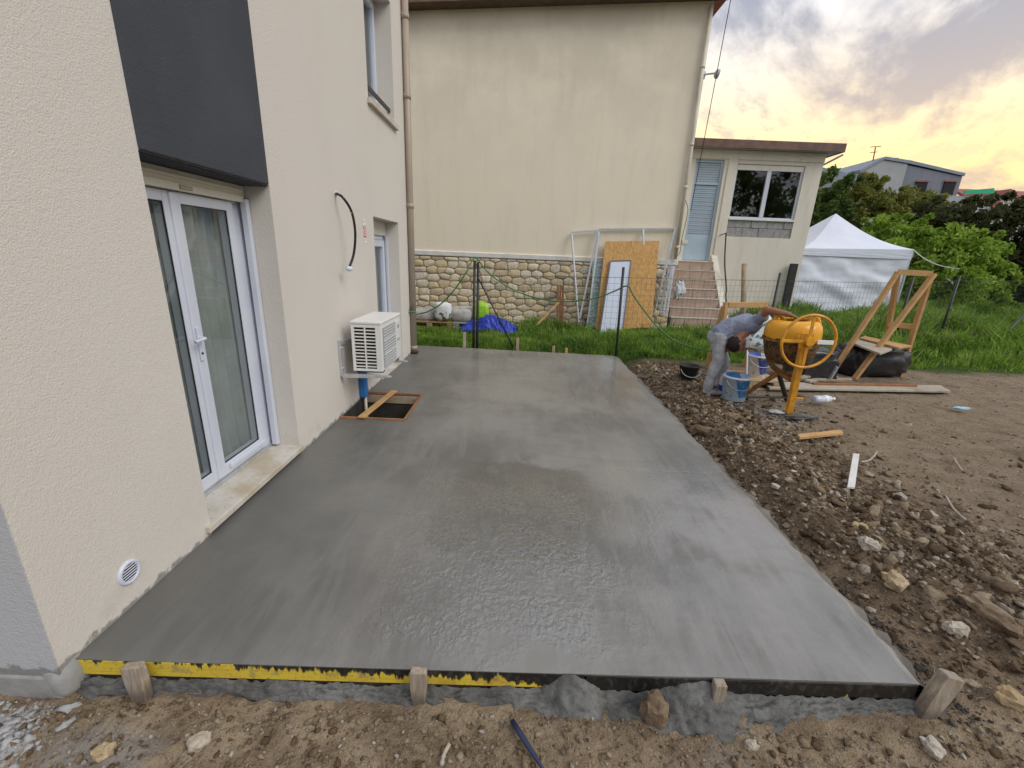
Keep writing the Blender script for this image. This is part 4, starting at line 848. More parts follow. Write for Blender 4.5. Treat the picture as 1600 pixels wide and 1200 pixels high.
# ---- things along the stone wall
def quad_panel(name,pts,th,m,label,cat,bevel=.003,group=None):
    """board from four corners (bl,br,tr,tl) with real thickness"""
    P=[np.array(p,float) for p in pts]; n=np.cross(P[1]-P[0],P[3]-P[0]); n/=np.linalg.norm(n); 
    if n[1]>0: n=-n
    V=P+[p-n*th for p in P]; F=[(0,1,2,3),(7,6,5,4),(0,4,5,1),(1,5,6,2),(2,6,7,3),(3,7,4,0)]
    return tag(fixn(link(name,V,F,m,bevel=bevel)),label,cat,group)
gz=-.36
def lean(u0,v0,u1,v1,u2,v2,u3,v3,yb,yt): return [at(u0,v0,yb),at(u1,v1,yb),at(u2,v2,yt),at(u3,v3,yt)]
quad_panel('osb_board',lean(930,516,1018,512,1030,376,946,377,10.25,10.86),.02,'osb','large orange brown strand board leaning on the stone wall','board')
o=thing('framed_sheet','white panel with grey frame leaning against the strand board','panel',(4.4,10.1,-.3))
P=lean(937,522,973,516,986,407,954,408,10.05,10.68); 
def qp(P,th,m,name,parent,off=0.0):
    P=[np.array(p) for p in P]; n=np.cross(P[1]-P[0],P[3]-P[0]); n/=np.linalg.norm(n); n=n if n[1]<0 else -n; P=[p+n*off for p in P]
    return fixn(link(name,[*P,*[p-n*th for p in P]],[(0,1,2,3),(7,6,5,4),(0,4,5,1),(1,5,6,2),(2,6,7,3),(3,7,4,0)],m,parent,bevel=.003))
qp(P,.035,'panel_white','sheet',o); 
mat('frame_grey',(.17,.18,.20),.5)
fb_=MB()
for i in(1,2,3): fb_.beam(P[i],P[(i+1)%4],.03,.03)
fb_.build('frame','frame_grey',o)
quad_panel('patterned_panel',lean(920,512,934,511,943,408,926,409,10.5,10.90),.02,'patterned_panel','green patterned glass sheet left of the strand board','panel')
# aluminium frames
def frame(name,label,segs,w=.045):
    t=thing(name,label,'frame',segs[0][0])
    for p,q in segs: MB().beam(p,q,w,w*.8).build('bar','galv',t,bevel=.003)
    return t
B=lambda u,v,y: at(u,v,y)
frame('metal_frame','tall white metal frame leaning at the left of the strand board',[(B(904,503,10.45),B(893,364,10.90)),(B(893,363,10.90),B(936,360,10.90)),(B(934,362,10.88),B(906,498,10.45)),(B(917,512,10.5),B(936,362,10.87))])
frame('metal_frame','wide white metal frame leaning behind the strand board',[(B(936,358,10.93),B(1056,357,10.93)),(B(1055,358,10.90),B(1022,488,10.5)),(B(1005,358,10.92),B(1006,402,10.80)),(B(1031,490,10.6),B(1046,415,10.85)),(B(1037,492,10.55),B(1050,415,10.83)),(B(1041,494,10.52),B(1053,416,10.82))],.05)
wp=thing('timber_prop','short brown timber boards with a slanted prop by the stone wall','boards',(3.05,10.7,-.35))
for du in(872,876,880): a=at(du,500,10.7); c=at(du,447,10.75); MB().beam((a[0],10.72,-.4),(c[0],10.8,c[2]),.055,.03).build('board','wood_red',wp,bevel=.003)
MB().beam(at(838,508,10.3),at(873,472,10.62),.06,.05).build('prop','wood_new',wp,bevel=.004)
# rag on the stairs
def cloth(center,size,seed,amp=.5,freq=2.2):
    return blob(center,size,amp,freq,seed,ICO4,.8)
p=at(1062,452,10.95); v,f=blob(p,(.13,.06,.27),.85,1.9,8,ICO4,1.0); tag(link('white_rag',v,f,'cloth_white',smooth=True),'crumpled white rag hanging on the corner by the tiled stairs','rag')
p=at(1067,445,10.9); 
# pallet
def pallet(name,label,x0,x1,y0,y1,z,mats=('wood_red','wood_old')):
    t=thing(name,label,'pallet',((x0+x1)/2,(y0+y1)/2,z))
    for i in range(3):
        y=y0+(y1-y0-.1)*i/2
        for j in range(3): x=x0+(x1-x0-.14)*j/2; MB().box(x,x+.14,y,y+.1,z+.024,z+.10).build('block',mats[(i+j)%2],t,bevel=.003)
        MB().box(x0,x1,y,y+.1,z,z+.022).build('runner',mats[0],t,bevel=.003)
    for k in range(6): y=y0+(y1-y0-.10)*k/5; MB().box(x0,x1,y,y+.1,z+.124,z+.146).build('slat',mats[k%2],t,bevel=.003)
    for j in range(3): x=x0+(x1-x0-.14)*j/2; MB().box(x,x+.14,y0,y1,z+.101,z+.123).build('stringer',mats[1],t,bevel=.003)
    return t
pallet('pallet','weathered wooden pallet by the house corner under the sacks',-1.0,.18,9.55,10.3,-.16)
pallet('pallet','dark blue stained pallet under the grey sacks and tarpaulin',.20,1.25,9.55,10.3,-.15,('roof_blue','wood_old'))
def sack(name,c,s,m,label,seed,rot=0,cat='sack'):
    v,f=blob(c,s,.13,1.6,seed,ICO3,.62,None,rot); return tag(link(name,v,f,m,smooth=True),label,cat)
PT=.0
p=at(692,492,9.75); o=sack('cement_sack',(0,0,.26),(.21,.16,.25),'sack_white','x',4); o.location=(float(p[0]),9.75,-.02); o['label']='upright white sack with dark print standing on the pallet'
sack('grey_sack',(-.62,9.95,.12),(.36,.24,.16),'bag_grey','flat grey white sack lying at the left end of the pallet',6,.2)
sack('grey_sack',(.35,9.9,.15),(.30,.22,.17),'bag_grey','crumpled grey plastic sack right of the upright printed sack',9,-.1)
sack('grey_sack',(.45,10.1,.20),(.42,.16,.17),'bag_grey','long grey sack at the back of the pallet against the stones',12,.0)
p=at(752,482,9.9); sack('green_bag',(p[0],9.95,.25),(.20,.12,.27),'bag_green','bright lime green bag behind the blue tarpaulin',15)
def tarp():
    n=90; m=46; a=at(722,508,9.5); c=at(808,508,9.5); X=np.linspace(0,1,n); Y=np.linspace(0,1,m); U,V_=np.meshgrid(X,Y,indexing='ij')
    x=a[0]+(c[0]-a[0])*U+.10*fbm(U*7,V_*7,3); y=9.32+.62*V_+.12*fbm(U*5+9,V_*3,3)
    env=np.sin(np.pi*np.clip(V_*1.05,0,1))**.6*np.sin(np.pi*np.clip(U*.93+.05,0,1))**.6; hgt=.22+.13*np.exp(-((U-.50)/.16)**2)+.07*np.exp(-((U-.78)/.1)**2)
    rid=np.abs(fbm(U*9+V_*4,V_*5+U*2,4,.55)); z=-.20+env**.7*(hgt*1.0+.9*(.13-rid)+.10*fbm(U*20+V_*9,V_*11,2))
    V=np.stack([x,y,z],-1).reshape(-1,3); F=[(i*m+j,(i+1)*m+j,(i+1)*m+j+1,i*m+j+1) for i in range(n-1) for j in range(m-1)]
    o=tag(link('tarpaulin',V,F,'tarp_blue',smooth=True),'crumpled bright blue tarpaulin heaped beside the pallet','tarpaulin'); o.modifiers.new('s','SOLIDIFY').thickness=.006
tarp()
# ---- tent
TY=12.9
tn=thing('party_tent','white pop up party tent with closed side wall','tent',(12.4,TY,.1))
L=at(1253,392,TY); R_=at(1428,391,TY); zE=2.27; tx0,tx1=L[0],R_[0]; ty1=TY+3.3; pk=np.array([(tx0+tx1)/2+.12,TY+1.6,3.50]); 
def tent_roof():
    V=[];F=[]; cs=[np.array([tx0,TY,zE]),np.array([tx1,TY,zE+.10]),np.array([tx1,ty1,zE+.1]),np.array([tx0,ty1,zE])]; n=14
    for i in range(4):
        A,Bc=cs[i],cs[(i+1)%4]; base=len(V)
        for a in range(n+1):
            t=a/n
            for c in range(n+1):
                s=c/n; e=A+(Bc-A)*s; p=e+(pk-e)*t; sagz=-.20*math.sin(math.pi*t)*(.55+.45*(abs(2*s-1)))*(1-t*.3)-.03*math.sin(math.pi*s)*(1-t); p=p+np.array([0,0,sagz]); V.append(p)
        for a in range(n):
            for c in range(n): q=base+a*(n+1)+c; F.append((q,q+1,q+n+2,q+n+1))
    return V,F
V,F=tent_roof(); o=link('canopy','tent' and V,F,'tent_cloth',tn,smooth=True); 
def sheet(nm,A,Bc,z0,z1,amp,mtl,par,seed=0):
    n,m=70,40; U,V_=np.meshgrid(np.linspace(0,1,n),np.linspace(0,1,m),indexing='ij'); A=np.array(A,float);Bc=np.array(Bc,float); d=Bc-A; nr=np.array([d[1],-d[0]])/np.hypot(*d[:2])
    w=amp*(fbm(U*3+V_*3+seed,V_*4-U*2,4)*1.6+.25*np.sin((U*2+V_*3.2)*6+fbm(U*4,V_*4,3)*5))*np.sin(np.pi*np.clip(V_,0.02,.99))**.5
    x=A[0]+d[0]*U+nr[0]*w; y=A[1]+d[1]*U+nr[1]*w; z=z0+(z1+(.10*U)-z0)*V_
    VV=np.stack([x,y,z],-1).reshape(-1,3); FF=[(i*m+j,(i+1)*m+j,(i+1)*m+j+1,i*m+j+1) for i in range(n-1) for j in range(m-1)]
    return link(nm,VV,FF,mtl,par,smooth=True)
sheet('side_wall',(tx0+.04,TY+.03),(tx1-.04,TY+.03),-.1,zE-.04,.10,'tent_cloth',tn,2); sheet('side_wall',(tx1-.03,TY+.04),(tx1-.03,ty1-.05),-.1,zE+.04,.05,'tent_cloth',tn,5)
sheet('valance',(tx0+.0,TY-.002),(tx1+.0,TY-.002),zE-.20,zE-.0,.006,'tent_cloth',tn,8); sheet('valance',(tx1+.02,TY-.02),(tx1+.02,ty1),zE-.15,zE+.0,.01,'tent_cloth',tn,9)
for (x,y) in((tx0,TY),(tx1,TY),(tx0,ty1),(tx1,ty1)): MB().box(x-.018+.02,x+.018+.02,y+.05,y+.086,-.2,zE).build('leg','galv',tn)
tag(MB().tube(sag((tx1,TY,zE+.08),at(1499,420,9.7),.12,14),.012,6).build('guy_rope','cloth_white',smooth=True),'white rope from the tent corner to the fence post','rope')
p=at(1243,412,12.3); tag(MB().box(p[0]-.1,p[0]+.1,12.3,12.42,-.3,p[2]).build('dark_upright','dark_metal',bevel=.006),'thick dark upright between the annex corner and the tent','post')  # plain dark box filling the strip between annex and tent
p=at(1163,412,11.6); q=at(1170,480,11.3); tag(MB().tube([(q[0]+.0,11.3,-.4),(p[0],11.6,p[2])],[.075,.07],10).build('round_post','wood_old',smooth=True),'thick round timber post leaning in front of the annex wall','post')
# ---- trestles
def trestle(name,label,pts,bars,w=.075,d=.045,m='wood_new',base=(0,0,0)):
    t=thing(name,label,'trestle',base)
    for p,q in pts: MB().beam(p,q,d,w,(0,1,0)).build('leg',m,t,bevel=.003)
    for p,q in bars: MB().beam(p,q,d,w).build('crossbar',m,t,bevel=.003)
    return t
TLa,TRa=at(1404,425,5.75),at(1456,428,5.65)
b0=at(1304,577,5.75); b1=at(1335,592,5.5); b0[2]=max(b0[2],-.02)
g0=at(1378,545,6.35); g1=at(1409,586,6.0)
trestle('tall_trestle','tall new timber trestle standing over the black plastic heap','' and [] or [(b0,TLa+np.array([-.03,-.03,0])),(b1,TRa+np.array([0,-.04,0])),(at(1384,540,6.3),TLa+np.array([.02,.04,0])),(at(1406,588,5.95),TRa+np.array([.02,.03,-.03]))],[(TLa,TRa),(at(1388,506,6.1),at(1428,511,5.92))],.085,.045,'wood_new',(7.6,5.7,0))
a0,a1=at(1134,474,5.7),at(1196,474,5.7)
trestle('low_trestle','timber frame with a dark stained crossbar behind the bent worker',[(np.array([a0[0]+.04,5.6,-.02]),a0+np.array([0,0,.02])),(np.array([a1[0]+.08,5.6,-.02]),a1+np.array([0,0,.02])),(np.array([a0[0]+.10,6.2,-.05]),a0+np.array([0.0,.05,-.06])),(np.array([a1[0]+.14,6.2,-.05]),a1+np.array([0,.05,-.06]))],[(a0+np.array([.03,-.03,-.02]),a1+np.array([-.03,-.03,-.02]))],.085,.05,'wood_new',(5.4,5.7,0))
p=at(1183,521,5.56); v,f=blob((p[0],5.56,p[2]),(.21,.12,.30),.25,1.7,22,ICO3,.7); tag(link('plastic_sack',v,f,'bag_print',smooth=True),'clear plastic sack with blue green print hung on the low timber frame','sack')
# ---- black plastic heap and boards
def heap(name,c,s,label,seed):
    v,f=blob((0,0,0),(1,1,1),.22,1.5,seed,ICO4,.55); v=v/np.abs(v).max(0); r=np.abs(n3(v,3.3,seed+3)); r2=np.abs(n3(v,8,seed+9)); v=v*(1+.42*(.2-r)+.16*(.15-r2))[:,None]; v=v*np.array(s)+np.array(c); v[:,2]=np.maximum(v[:,2],-.06)
    tag(link(name,v,f,'black_plastic',smooth=True),label,'plastic sheet')
hc=at(1357,560,6.0); heap('black_sheet',(hc[0]+.05,6.05,.22),(.62,.38,.30),'glossy black plastic sheet wrapped over a heap under the tall trestle',3)
hc=at(1292,552,5.2); heap('black_sheet',(hc[0]-.05,5.45,.2),(.36,.3,.33),'black plastic heap directly behind the cement mixer',8)
def board(name,label,pts,th,m,cat='board'): return quad_panel(name,pts,th,m,label,cat)
z=.53
def topboard(uvs,zs,th,m,label):
    P=[at(u,v,zz,2) for (u,v),zz in zip(uvs,zs)]; n=np.array([0,0,1.]); V=P+[p-n*th for p in P]
    tag(fixn(link('board',V,[(0,1,2,3),(7,6,5,4),(0,4,5,1),(1,5,6,2),(2,6,7,3),(3,7,4,0)],m,bevel=.003)),label,'board')
topboard([(1328,534),(1376,552),(1395,545),(1338,527)],[.53]*4,.03,'wood_grey','pale grey board lying on the black plastic heap, nearest the camera')
topboard([(1343,527),(1405,543),(1425,540),(1352,525)],[.57]*4,.025,'wood_new','thin tan board on top of the black plastic heap, behind the grey one')
topboard([(1192,596),(1203,606),(1486,611),(1470,602)],[.012,.012,.015,.015],.03,'wood_grey','long pale plank lying flat on the dirt behind the mixer')
topboard([(1270,597),(1272,599),(1434,602),(1432,600)],[.04]*4,.04,'wood_red','narrow dark batten lying beside the long pale plank')
topboard([(1178,589),(1180,592),(1332,593),(1330,590)],[.05]*4,.04,'wood_old','thin batten on the ground left of the tall trestle foot')
tag(MB().tube([at(1250,592,.05,2),at(1297,576,.16,2)],.045,10).build('cardboard_tube','wood_grey',smooth=True),'grey cardboard tube lying behind the mixer leg','tube')
tag(MB().beam(at(1262,596,.04,2),at(1305,588,.05,2),.09,.03).build('board_offcut','wood_grey',bevel=.003),'short grey offcut beside the cardboard tube','board')
tag(MB().beam(at(1297,592,.1,2),at(1308,573,.3,2),.10,.02).build('metal_offcut','galv',bevel=.003),'bent grey metal offcut standing by the tall trestle','offcut')
pallet('pallet','small pale pallet lying behind the worker under the white bucket',4.98,5.85,4.75,5.35,-.06,('wood_old','wood_new'))
# ---- debris
topboard([(1246,678),(1250,683),(1318,676),(1314,671)],[.03]*4,.03,'wood_new','short orange brown timber offcut on the bare dirt')
topboard([(1324,760),(1336,761),(1343,709),(1333,708)],[.045,.045,.03,.03],.02,'white_paint','white painted strip of trim lying on the dirt')
v,f=blob(at(1502,638,.01,2),(.10,.05,.02),.4,2,4,ICO3); tag(link('blue_rag',v,f,'rag_blue',smooth=True),'small pale blue scrap of cloth on the far dirt','rag')
bt=thing('plastic_bottle','clear plastic bottle lying on the dirt right of the mixer','bottle',at(1286,623,.0,2)); p=at(1271,624,.05,2); q=at(1304,623,.05,2); d=(q-p)/np.linalg.norm(q-p); Ln=np.linalg.norm(q-p)
MB().tube([p+d*Ln*t for t in(0,.03,.2,.4,.42,.44,.62,.75,.86,.90)],[.035,.05,.052,.052,.047,.052,.052,.045,.022,.018],14).build('bottle_body','clear_plastic',bt,smooth=True); MB().tube([p+d*Ln*.9,p+d*Ln],.02,12).build('cap','sign_white',bt); MB().tube([p+d*Ln*.45,p+d*Ln*.6],.0535,14,False).build('paper_label','sign_white',bt,smooth=True)
pn=at(800,1126,-.10,2); pq=at(846,1198,-.11,2); tag(MB().tube([pn+(pq-pn)*t for t in(0,.3,.6,.8,1,1.15)],[.011,.012,.011,.009,.007,.006],8).build('marker_tube','tarp_navy' if False else 'dark_blue_tube' if 'dark_blue_tube' in M else 'dark_metal',smooth=True),'dark blue tube splashed with cement on the front dirt','tube')
for i,(uv,lb) in enumerate(((((690,1196),(694,1178),(702,1163)),'pale twig on the front dirt left of the blue tube'),(((1345,722),(1358,719),(1366,712),(1370,706)),'curved twig beside the white strip of trim'),(((1478,775),(1490,795),(1508,812)),'thin bent twig on the bare dirt at the right'),(((1490,715),(1496,725),(1503,735)),'short straight twig on the pale dirt at the right'))):
    tag(MB().tube(cat_curve([at(u,v,(-.1 if v>1000 else .0),2) for u,v in uv],4),[.006+.004*math.sin(k*1.7)**2 for k in range((len(uv)-1)*4+1)],6).build('twig','wood_grey',smooth=True),lb,'twig','twigs on the dirt')
# buckets
def bucket(name,label,u,v,y,h,r0,r1,m,rim='upvc',tilt=0,handle=True):
    p=at(u,v,y); t=thing(name,label,'bucket',(p[0],y,0)); mt=Matrix.Translation((p[0],y,-.02))@Matrix.Rotation(tilt,4,'Y')
    MB().lathe([(r0*.95,0),(r0,.01),(r1,h-.02),(r1+.006,h-.018),(r1+.008,h),(r1-.004,h),(r0-.006,.02)],28,mt,cap=False).build('body',m,t,smooth=True); MB().lathe([(.001,.02),(r0-.004,.021)],20,mt,cap=False).build('bottom',m,t)
    if rim: MB().lathe([(r1+.009,h-.025),(r1+.012,h-.02),(r1+.012,h+.003),(r1+.001,h+.004)],28,mt,cap=False).build('rim',rim,t,smooth=True)
    if handle: MB().tube([mt@Vector((r1*1.03*math.cos(a),-r1*1.03*math.sin(a)*.55-r1*.5,h-.05-.11*math.sin(a))) for a in np.linspace(0,math.pi,12)],.004,6).build('handle','galv',t)
    return t
bucket('paint_bucket','blue and white paint bucket standing in front of the mixer',1148,610,4.15,.33,.145,.165,'bucket_blue')
o=bucket('paint_bucket','white bucket with blue print on the small pallet behind the mixer',1183,570,5.05,.34,.14,.16,'bucket_white'); o.location.z+=.10
bucket('black_bucket','black rubber mason bucket behind the bent worker',1076,580,5.15,.21,.11,.15,'rubber',None)
jg=thing('plastic_jug','white jug with blue label beside the blue paint bucket','jug',(4.82,4.42,0)); 
MB().lathe([(.07,0),(.085,.02),(.085,.12),(.086,.2),(.07,.26),(.03,.30),(.028,.33)],18,Matrix.Translation((4.83,4.42,-.02))).build('body','upvc',jg,smooth=True); MB().lathe([(.0865,.04),(.0865,.12)],18,Matrix.Translation((4.83,4.42,-.02)),cap=False).build('paper_label','tarp_blue',jg,smooth=True)
# ---- concrete mixer
mx=thing('cement_mixer','yellow cement mixer with large hand wheel and dirty drum','mixer',(5.33,3.9,0))
DC=Vector((5.32,3.98,.865)); Tm=Matrix.Translation(DC)@Matrix.Rotation(math.radians(-4),4,'Y')
prof=[(r*.90,z*.88) for r,z in [(.10,-.35),(.20,-.35),(.25,-.32),(.30,-.22),(.335,-.08),(.345,0),(.347,.03),(.346,.12),(.337,.18),(.315,.225),(.28,.255),(.22,.27),(.205,.275),(.20,.27),(.21,.24),(.30,.15),(.32,0),(.28,-.25),(.15,-.33)]]
MB().lathe(prof,40,Tm,cap=False).build('drum','mixer_drum',mx,smooth=True)
MB().lathe([(.309,-.012),(.326,-.010),(.326,.010),(.309,.012)],40,Tm,cap=False).build('drum_flange','mixer_rust',mx,smooth=True)
for k in range(10): a=2*math.pi*k/10; q=Tm@Vector((.318*math.cos(a),.318*math.sin(a),0)); MB().tube([q+Vector((0,0,-.02)),q+Vector((0,0,.022))],.009,6).build('bolt','mixer_rust',mx)
for (x,y) in((-.16,.10),(.15,-.10)): MB().tube(cat_curve([Tm@Vector((x-.03,y,.21)),Tm@Vector((x-.01,y,.27)),Tm@Vector((x+.05,y-.01,.27)),Tm@Vector((x+.08,y-.02,.20))],5),.026,8).build('mouth_lug','mixer_yellow',mx,smooth=True)
WC=Vector((5.215,3.50,.915)); wr=.305
# hand wheel
def ring(c,R,r,n=48,m=8,tx=0):
    V=[];F=[]
    for i in range(n):
        a=2*math.pi*i/n
        for j in range(m):
            t=2*math.pi*j/m; V.append((c[0]+(R+r*math.cos(t))*math.cos(a),c[1]+r*math.sin(t)+tx*math.cos(a),c[2]+(R+r*math.cos(t))*math.sin(a)))
    F=[(i*m+j,((i+1)%n)*m+j,((i+1)%n)*m+(j+1)%m,i*m+(j+1)%m) for i in range(n) for j in range(m)]; return V,F
V,F=ring(WC,wr,.017); hw=fixn(link('hand_wheel',V,F,'mixer_yellow',mx,smooth=True))
for a in(0,math.pi/2,math.pi,-math.pi/2):
    q=WC+Vector((math.cos(a)*wr,0,math.sin(a)*wr)); MB().beam(tuple(WC),tuple(q),.035,.012,(0,1,0)).build('spoke','mixer_yellow',hw,bevel=.003)
MB().beam(tuple(WC+Vector((.085,-.025,.004))),tuple(WC+Vector((.27,-.025,.004))),.012,.05).build('grip_sleeve','sign_white',hw,bevel=.004)
MB().tube([WC+Vector((0,-.04,0)),WC+Vector((0,.16,0))],.05,14).build('hub','mixer_yellow',mx,smooth=False)
MB().box(WC[0]-.075,WC[0]+.075,WC[1]+.03,WC[1]+.055,WC[2]-.09,WC[2]+.09).build('bearing_plate','mixer_yellow',mx,bevel=.008)
MB().tube([(5.30,4.36,.845),(5.30,4.50,.845)],.05,12).build('hub','mixer_rust',mx)
ft=at(1232,645,3.45); ft=at(1232,646,-.03,2)
MB().beam(ft,tuple(WC+Vector((-.015,.05,0))),.075,.06,(0,1,0)).build('leg','mixer_yellow',mx,bevel=.006)
MB().box(ft[0]-.05,ft[0]+.05,ft[1]-.05,ft[1]+.05,-.035,-.015).build('foot_plate','mixer_rust',mx,bevel=.004); MB().box(ft[0]-.04,ft[0]+.13,ft[1]-.02,ft[1]+.02,.16,.185).build('foot_peg','mixer_yellow',mx,bevel=.004)
cl=(5.24,3.95,.42); MB().tube([cl,(4.86,4.15,-.03)],.03,10).build('leg','mixer_rust',mx,smooth=True); MB().tube([cl,(5.62,4.25,-.03)],.03,10).build('leg','dark_metal',mx,smooth=True)
MB().tube([cl,tuple(ft+np.array([-.02,.06,.42]))],.03,10).build('leg','mixer_rust',mx,smooth=True)
MB().tube(cat_curve([tuple(WC+Vector((-.02,.06,0))),(5.27,3.62,.55),(5.30,3.9,.43),(5.30,4.2,.45),(5.30,4.42,.62),(5.30,4.44,.85)],6),.035,8).build('yoke','mixer_rust',mx,smooth=True)
MB().tube([(4.93,4.1,.03),(5.6,4.2,.02)],.018,8).build('axle','dark_metal',mx)
tag(MB().tube([at(1166,614,4.3)-np.array([0,0,.0]),at(1168,543,4.9)],.011,6).build('white_rod','upvc'),'thin white rod standing behind the blue bucket','rod')
v,f=blob(at(1253,651,.0,2),(.20,.07,.03),.4,2.2,12,ICO3); tag(link('mortar_heap',v,f,'mortar_wet',smooth=True),'flat dark splat of mortar beside the front mixer foot','mortar')
v,f=blob(at(1212,643,-.01,2),(.10,.06,.02),.4,2.2,14,ICO3); tag(link('mortar_heap',v,f,'cement_white',smooth=True),'white splash of dry cement left of the mixer foot','mortar')
# ================================================================ WORKER
def worker():
    root=thing('person','person in grey trousers and blue grey tee shirt bending over at the cement mixer','person',(4.64,4.5,-.04))
    y=4.5; g=-.04
    P={}
    def q(u,v,yy): return at(u,v,yy)
    hipc=at(1122,523,4.5); waist=at(1142,511,4.5); chest=at(1170,505,4.45); head=at(1151,536,4.30)
    prims=[]  # (p0,p1,r0,r1,mat) mats: 0 shirt 1 trousers 2 skin 3 shoe
    def cap(a,b,r0,r1,m): prims.append((np.array(a,float),np.array(b,float),r0,r1,m))
    # torso
    for s in(-.055,.055):
        cap(hipc+[.03,s,.03],waist+[0,s,0],.115,.118,0); cap(waist+[0,s,0],chest+[0,s*1.5,0],.120,.125,0)
        cap(hipc+[-.01,s,-.05],hipc+[.035,s,.02],.108,.108,1)
    cap(chest+[.03,-.12,.03],chest+[.03,.12,.03],.085,.085,0)
    # legs: near (camera side) and far
    for dy,knee,ank in((-.075,at(1121,565,4.38),at(1107,602,4.36)*[1,1,0]+[0,0,.055]),(.075,at(1131,563,4.60),at(1124,598,4.72)*[1,1,0]+[0,0,.055])):
        h=hipc+[0,dy,-.05]; k=np.array(knee); a=np.array(ank)
        cap(h+[0,0,.02],k,.112,.080,1); cap(k,a+[0,0,.06],.082,.064,1); cap(a+[0,0,.06],a+[0,0,.0],.066,.062,1)
        cap(a+[-.03,0,-.045],a+[.13,-.02,-.06],.042,.034,3); cap(a+[.08,-.012,-.055],a+[.17,-.025,-.062],.038,.028,3)
    # neck + head
    cap(chest+[.05,-.04,-.03],head+[.01,.01,.06],.066,.058,2); cap(chest+[.05,-.03,-.01],chest+[.03,-.06,-.07],.085,.075,0)
    hd=head
    cap(hd+[-.015,.0,.02],hd+[.0,.0,-.045],.088,.090,2); cap(hd+[.03,0,.01],hd+[.075,-.01,.03],.07,.042,2)
    cap(hd+[.085,-.006,-.012],hd+[.112,-.01,-.006],.018,.013,2)           # nose
    cap(hd+[-.01,-.085,.0],hd+[-.005,-.098,.01],.020,.016,2); cap(hd+[-.01,.085,.0],hd+[-.005,.098,.01],.020,.016,2)   # ears
    # raised arm to the mixer mouth
    sh=chest+[.05,-.13,.04]; el=at(1200,484,4.12); wr=at(1232,491,3.97)
    cap(sh+[-.04,.02,-.01],sh+(el-sh)*.45,.085,.072,0); cap(sh,el,.056,.048,2); cap(el,wr,.048,.034,2)
    def hand(w,d,up,side):
        d=np.array(d,float)/np.linalg.norm(d); up=np.array(up,float); up-=d*(up@d); up/=np.linalg.norm(up); s=np.cross(d,up)*side
        for k in(-1,0,1): cap(w,w+d*.075+s*.022*k,.022,.017,2)
        for k,(o,l) in enumerate(((-.031,.062),(-.011,.075),(.010,.070),(.030,.055))):
            a=w+d*.075+s*o; m1=a+d*l*.55-up*.010; e=m1+d*l*.35-up*l*.35; cap(a,m1,.0105,.0095,2); cap(m1,e,.0095,.008,2)
        a=w+d*.02-s*.03; m1=a+d*.035-s*.03-up*.01; cap(a,m1,.013,.011,2); cap(m1,m1+d*.03-up*.008,.011,.009,2)
    hand(wr,(.9,-.12,-.30),(0,0,1),1)
    # other arm hanging below the chest, hand at the drum
    sh2=chest+[.02,.12,-.05]; el2=at(1136,545,4.5); wr2=at(1163,545,4.34)
    cap(sh2+[0,0,0],sh2+(el2-sh2)*.5,.078,.066,0); cap(sh2,el2,.052,.044,2); cap(el2,wr2,.044,.029,2); hand(wr2,(.9,-.25,.15),(0,.2,1),-1)
    # build capsules -> voxel remesh -> one skin
    V=[];F=[];n0=0; sv,sf=ICO2
    for a,b,r0,r1,m in prims:
        d=b-a; L=np.linalg.norm(d); d=d/max(L,1e-6); t=sv@d; c=np.where((t>0)[:,None],b+sv*r1,a+sv*r0); V.append(c); F.append(sf+n0); n0+=len(sv)
    V=np.concatenate(V);F=np.concatenate(F)
    me=bpy.data.meshes.new('tmp'); me.from_pydata(V.tolist(),[],F.tolist()); tmp=bpy.data.objects.new('tmp',me); COL.objects.link(tmp)
    r=tmp.modifiers.new('r','REMESH'); r.mode='VOXEL'; r.voxel_size=.0075; s=tmp.modifiers.new('s','SMOOTH'); s.iterations=7; s.factor=.5
    dg=bpy.context.evaluated_depsgraph_get(); me2=bpy.data.meshes.new_from_object(tmp.evaluated_get(dg)); bpy.data.objects.remove(tmp)
    n=len(me2.vertices); co=np.empty(n*3); me2.vertices.foreach_get('co',co); co=co.reshape(-1,3)
    best=np.full(n,1e9); mid=np.zeros(n,int)
    for a,b,r0,r1,m in prims:
        d=b-a; L2=max(d@d,1e-9); t=np.clip(((co-a)@d)/L2,0,1); dist=np.linalg.norm(co-(a+t[:,None]*d),axis=1)-(r0+(r1-r0)*t)
        k=dist<best-(0 if m!=2 else 0.0); best=np.where(k,dist,best); mid=np.where(k,m,mid)
    # cloth folds
    nz=1.3*n3(co*np.array([1,1,.6]),8,2)+.8*n3(co,19,5); nv=np.empty(n*3); me2.vertices.foreach_get('normal',nv); nv=nv.reshape(-1,3); co=co+nv*((.015*nz)*(mid<2))[:,None]
    fm=[int(np.bincount(mid[list(p.vertices)]).argmax()) for p in me2.polygons]
    co=co-np.array(ORG[root.name]); me2.vertices.foreach_set('co',co.reshape(-1))
    for m in('shirt','trousers','skin','shoe'): me2.materials.append(M[m])
    me2.polygons.foreach_set('material_index',fm); me2.polygons.foreach_set('use_smooth',[True]*len(me2.polygons)); me2.name='body'; me2.update()
    o=bpy.data.objects.new('body',me2); COL.objects.link(o); o.parent=root; ORG[o.name]=ORG[root.name]
    # hair: cap over the crown and nape
    v,f=ICO3; d=v.copy(); keep=[t for t in f if all(d[i][0]<.30-.25*max(0,d[i][2]) for i in t)]
    hv=d*np.array([.103,.101,.118])*(1+.03*n3(v,7,4))[:,None]+hd+np.array([-.012,0,-.012]); h=link('hair',hv,keep,'hair',root,smooth=True); h.modifiers.new('s','SOLIDIFY').thickness=.008
    for s in(-1,1): vv,ff=blob(hd+np.array([.084,.030*s,-.028]),(.010,.013,.009),0,1,1,ICO1); link('eye',vv,ff,'hair',root,smooth=True)
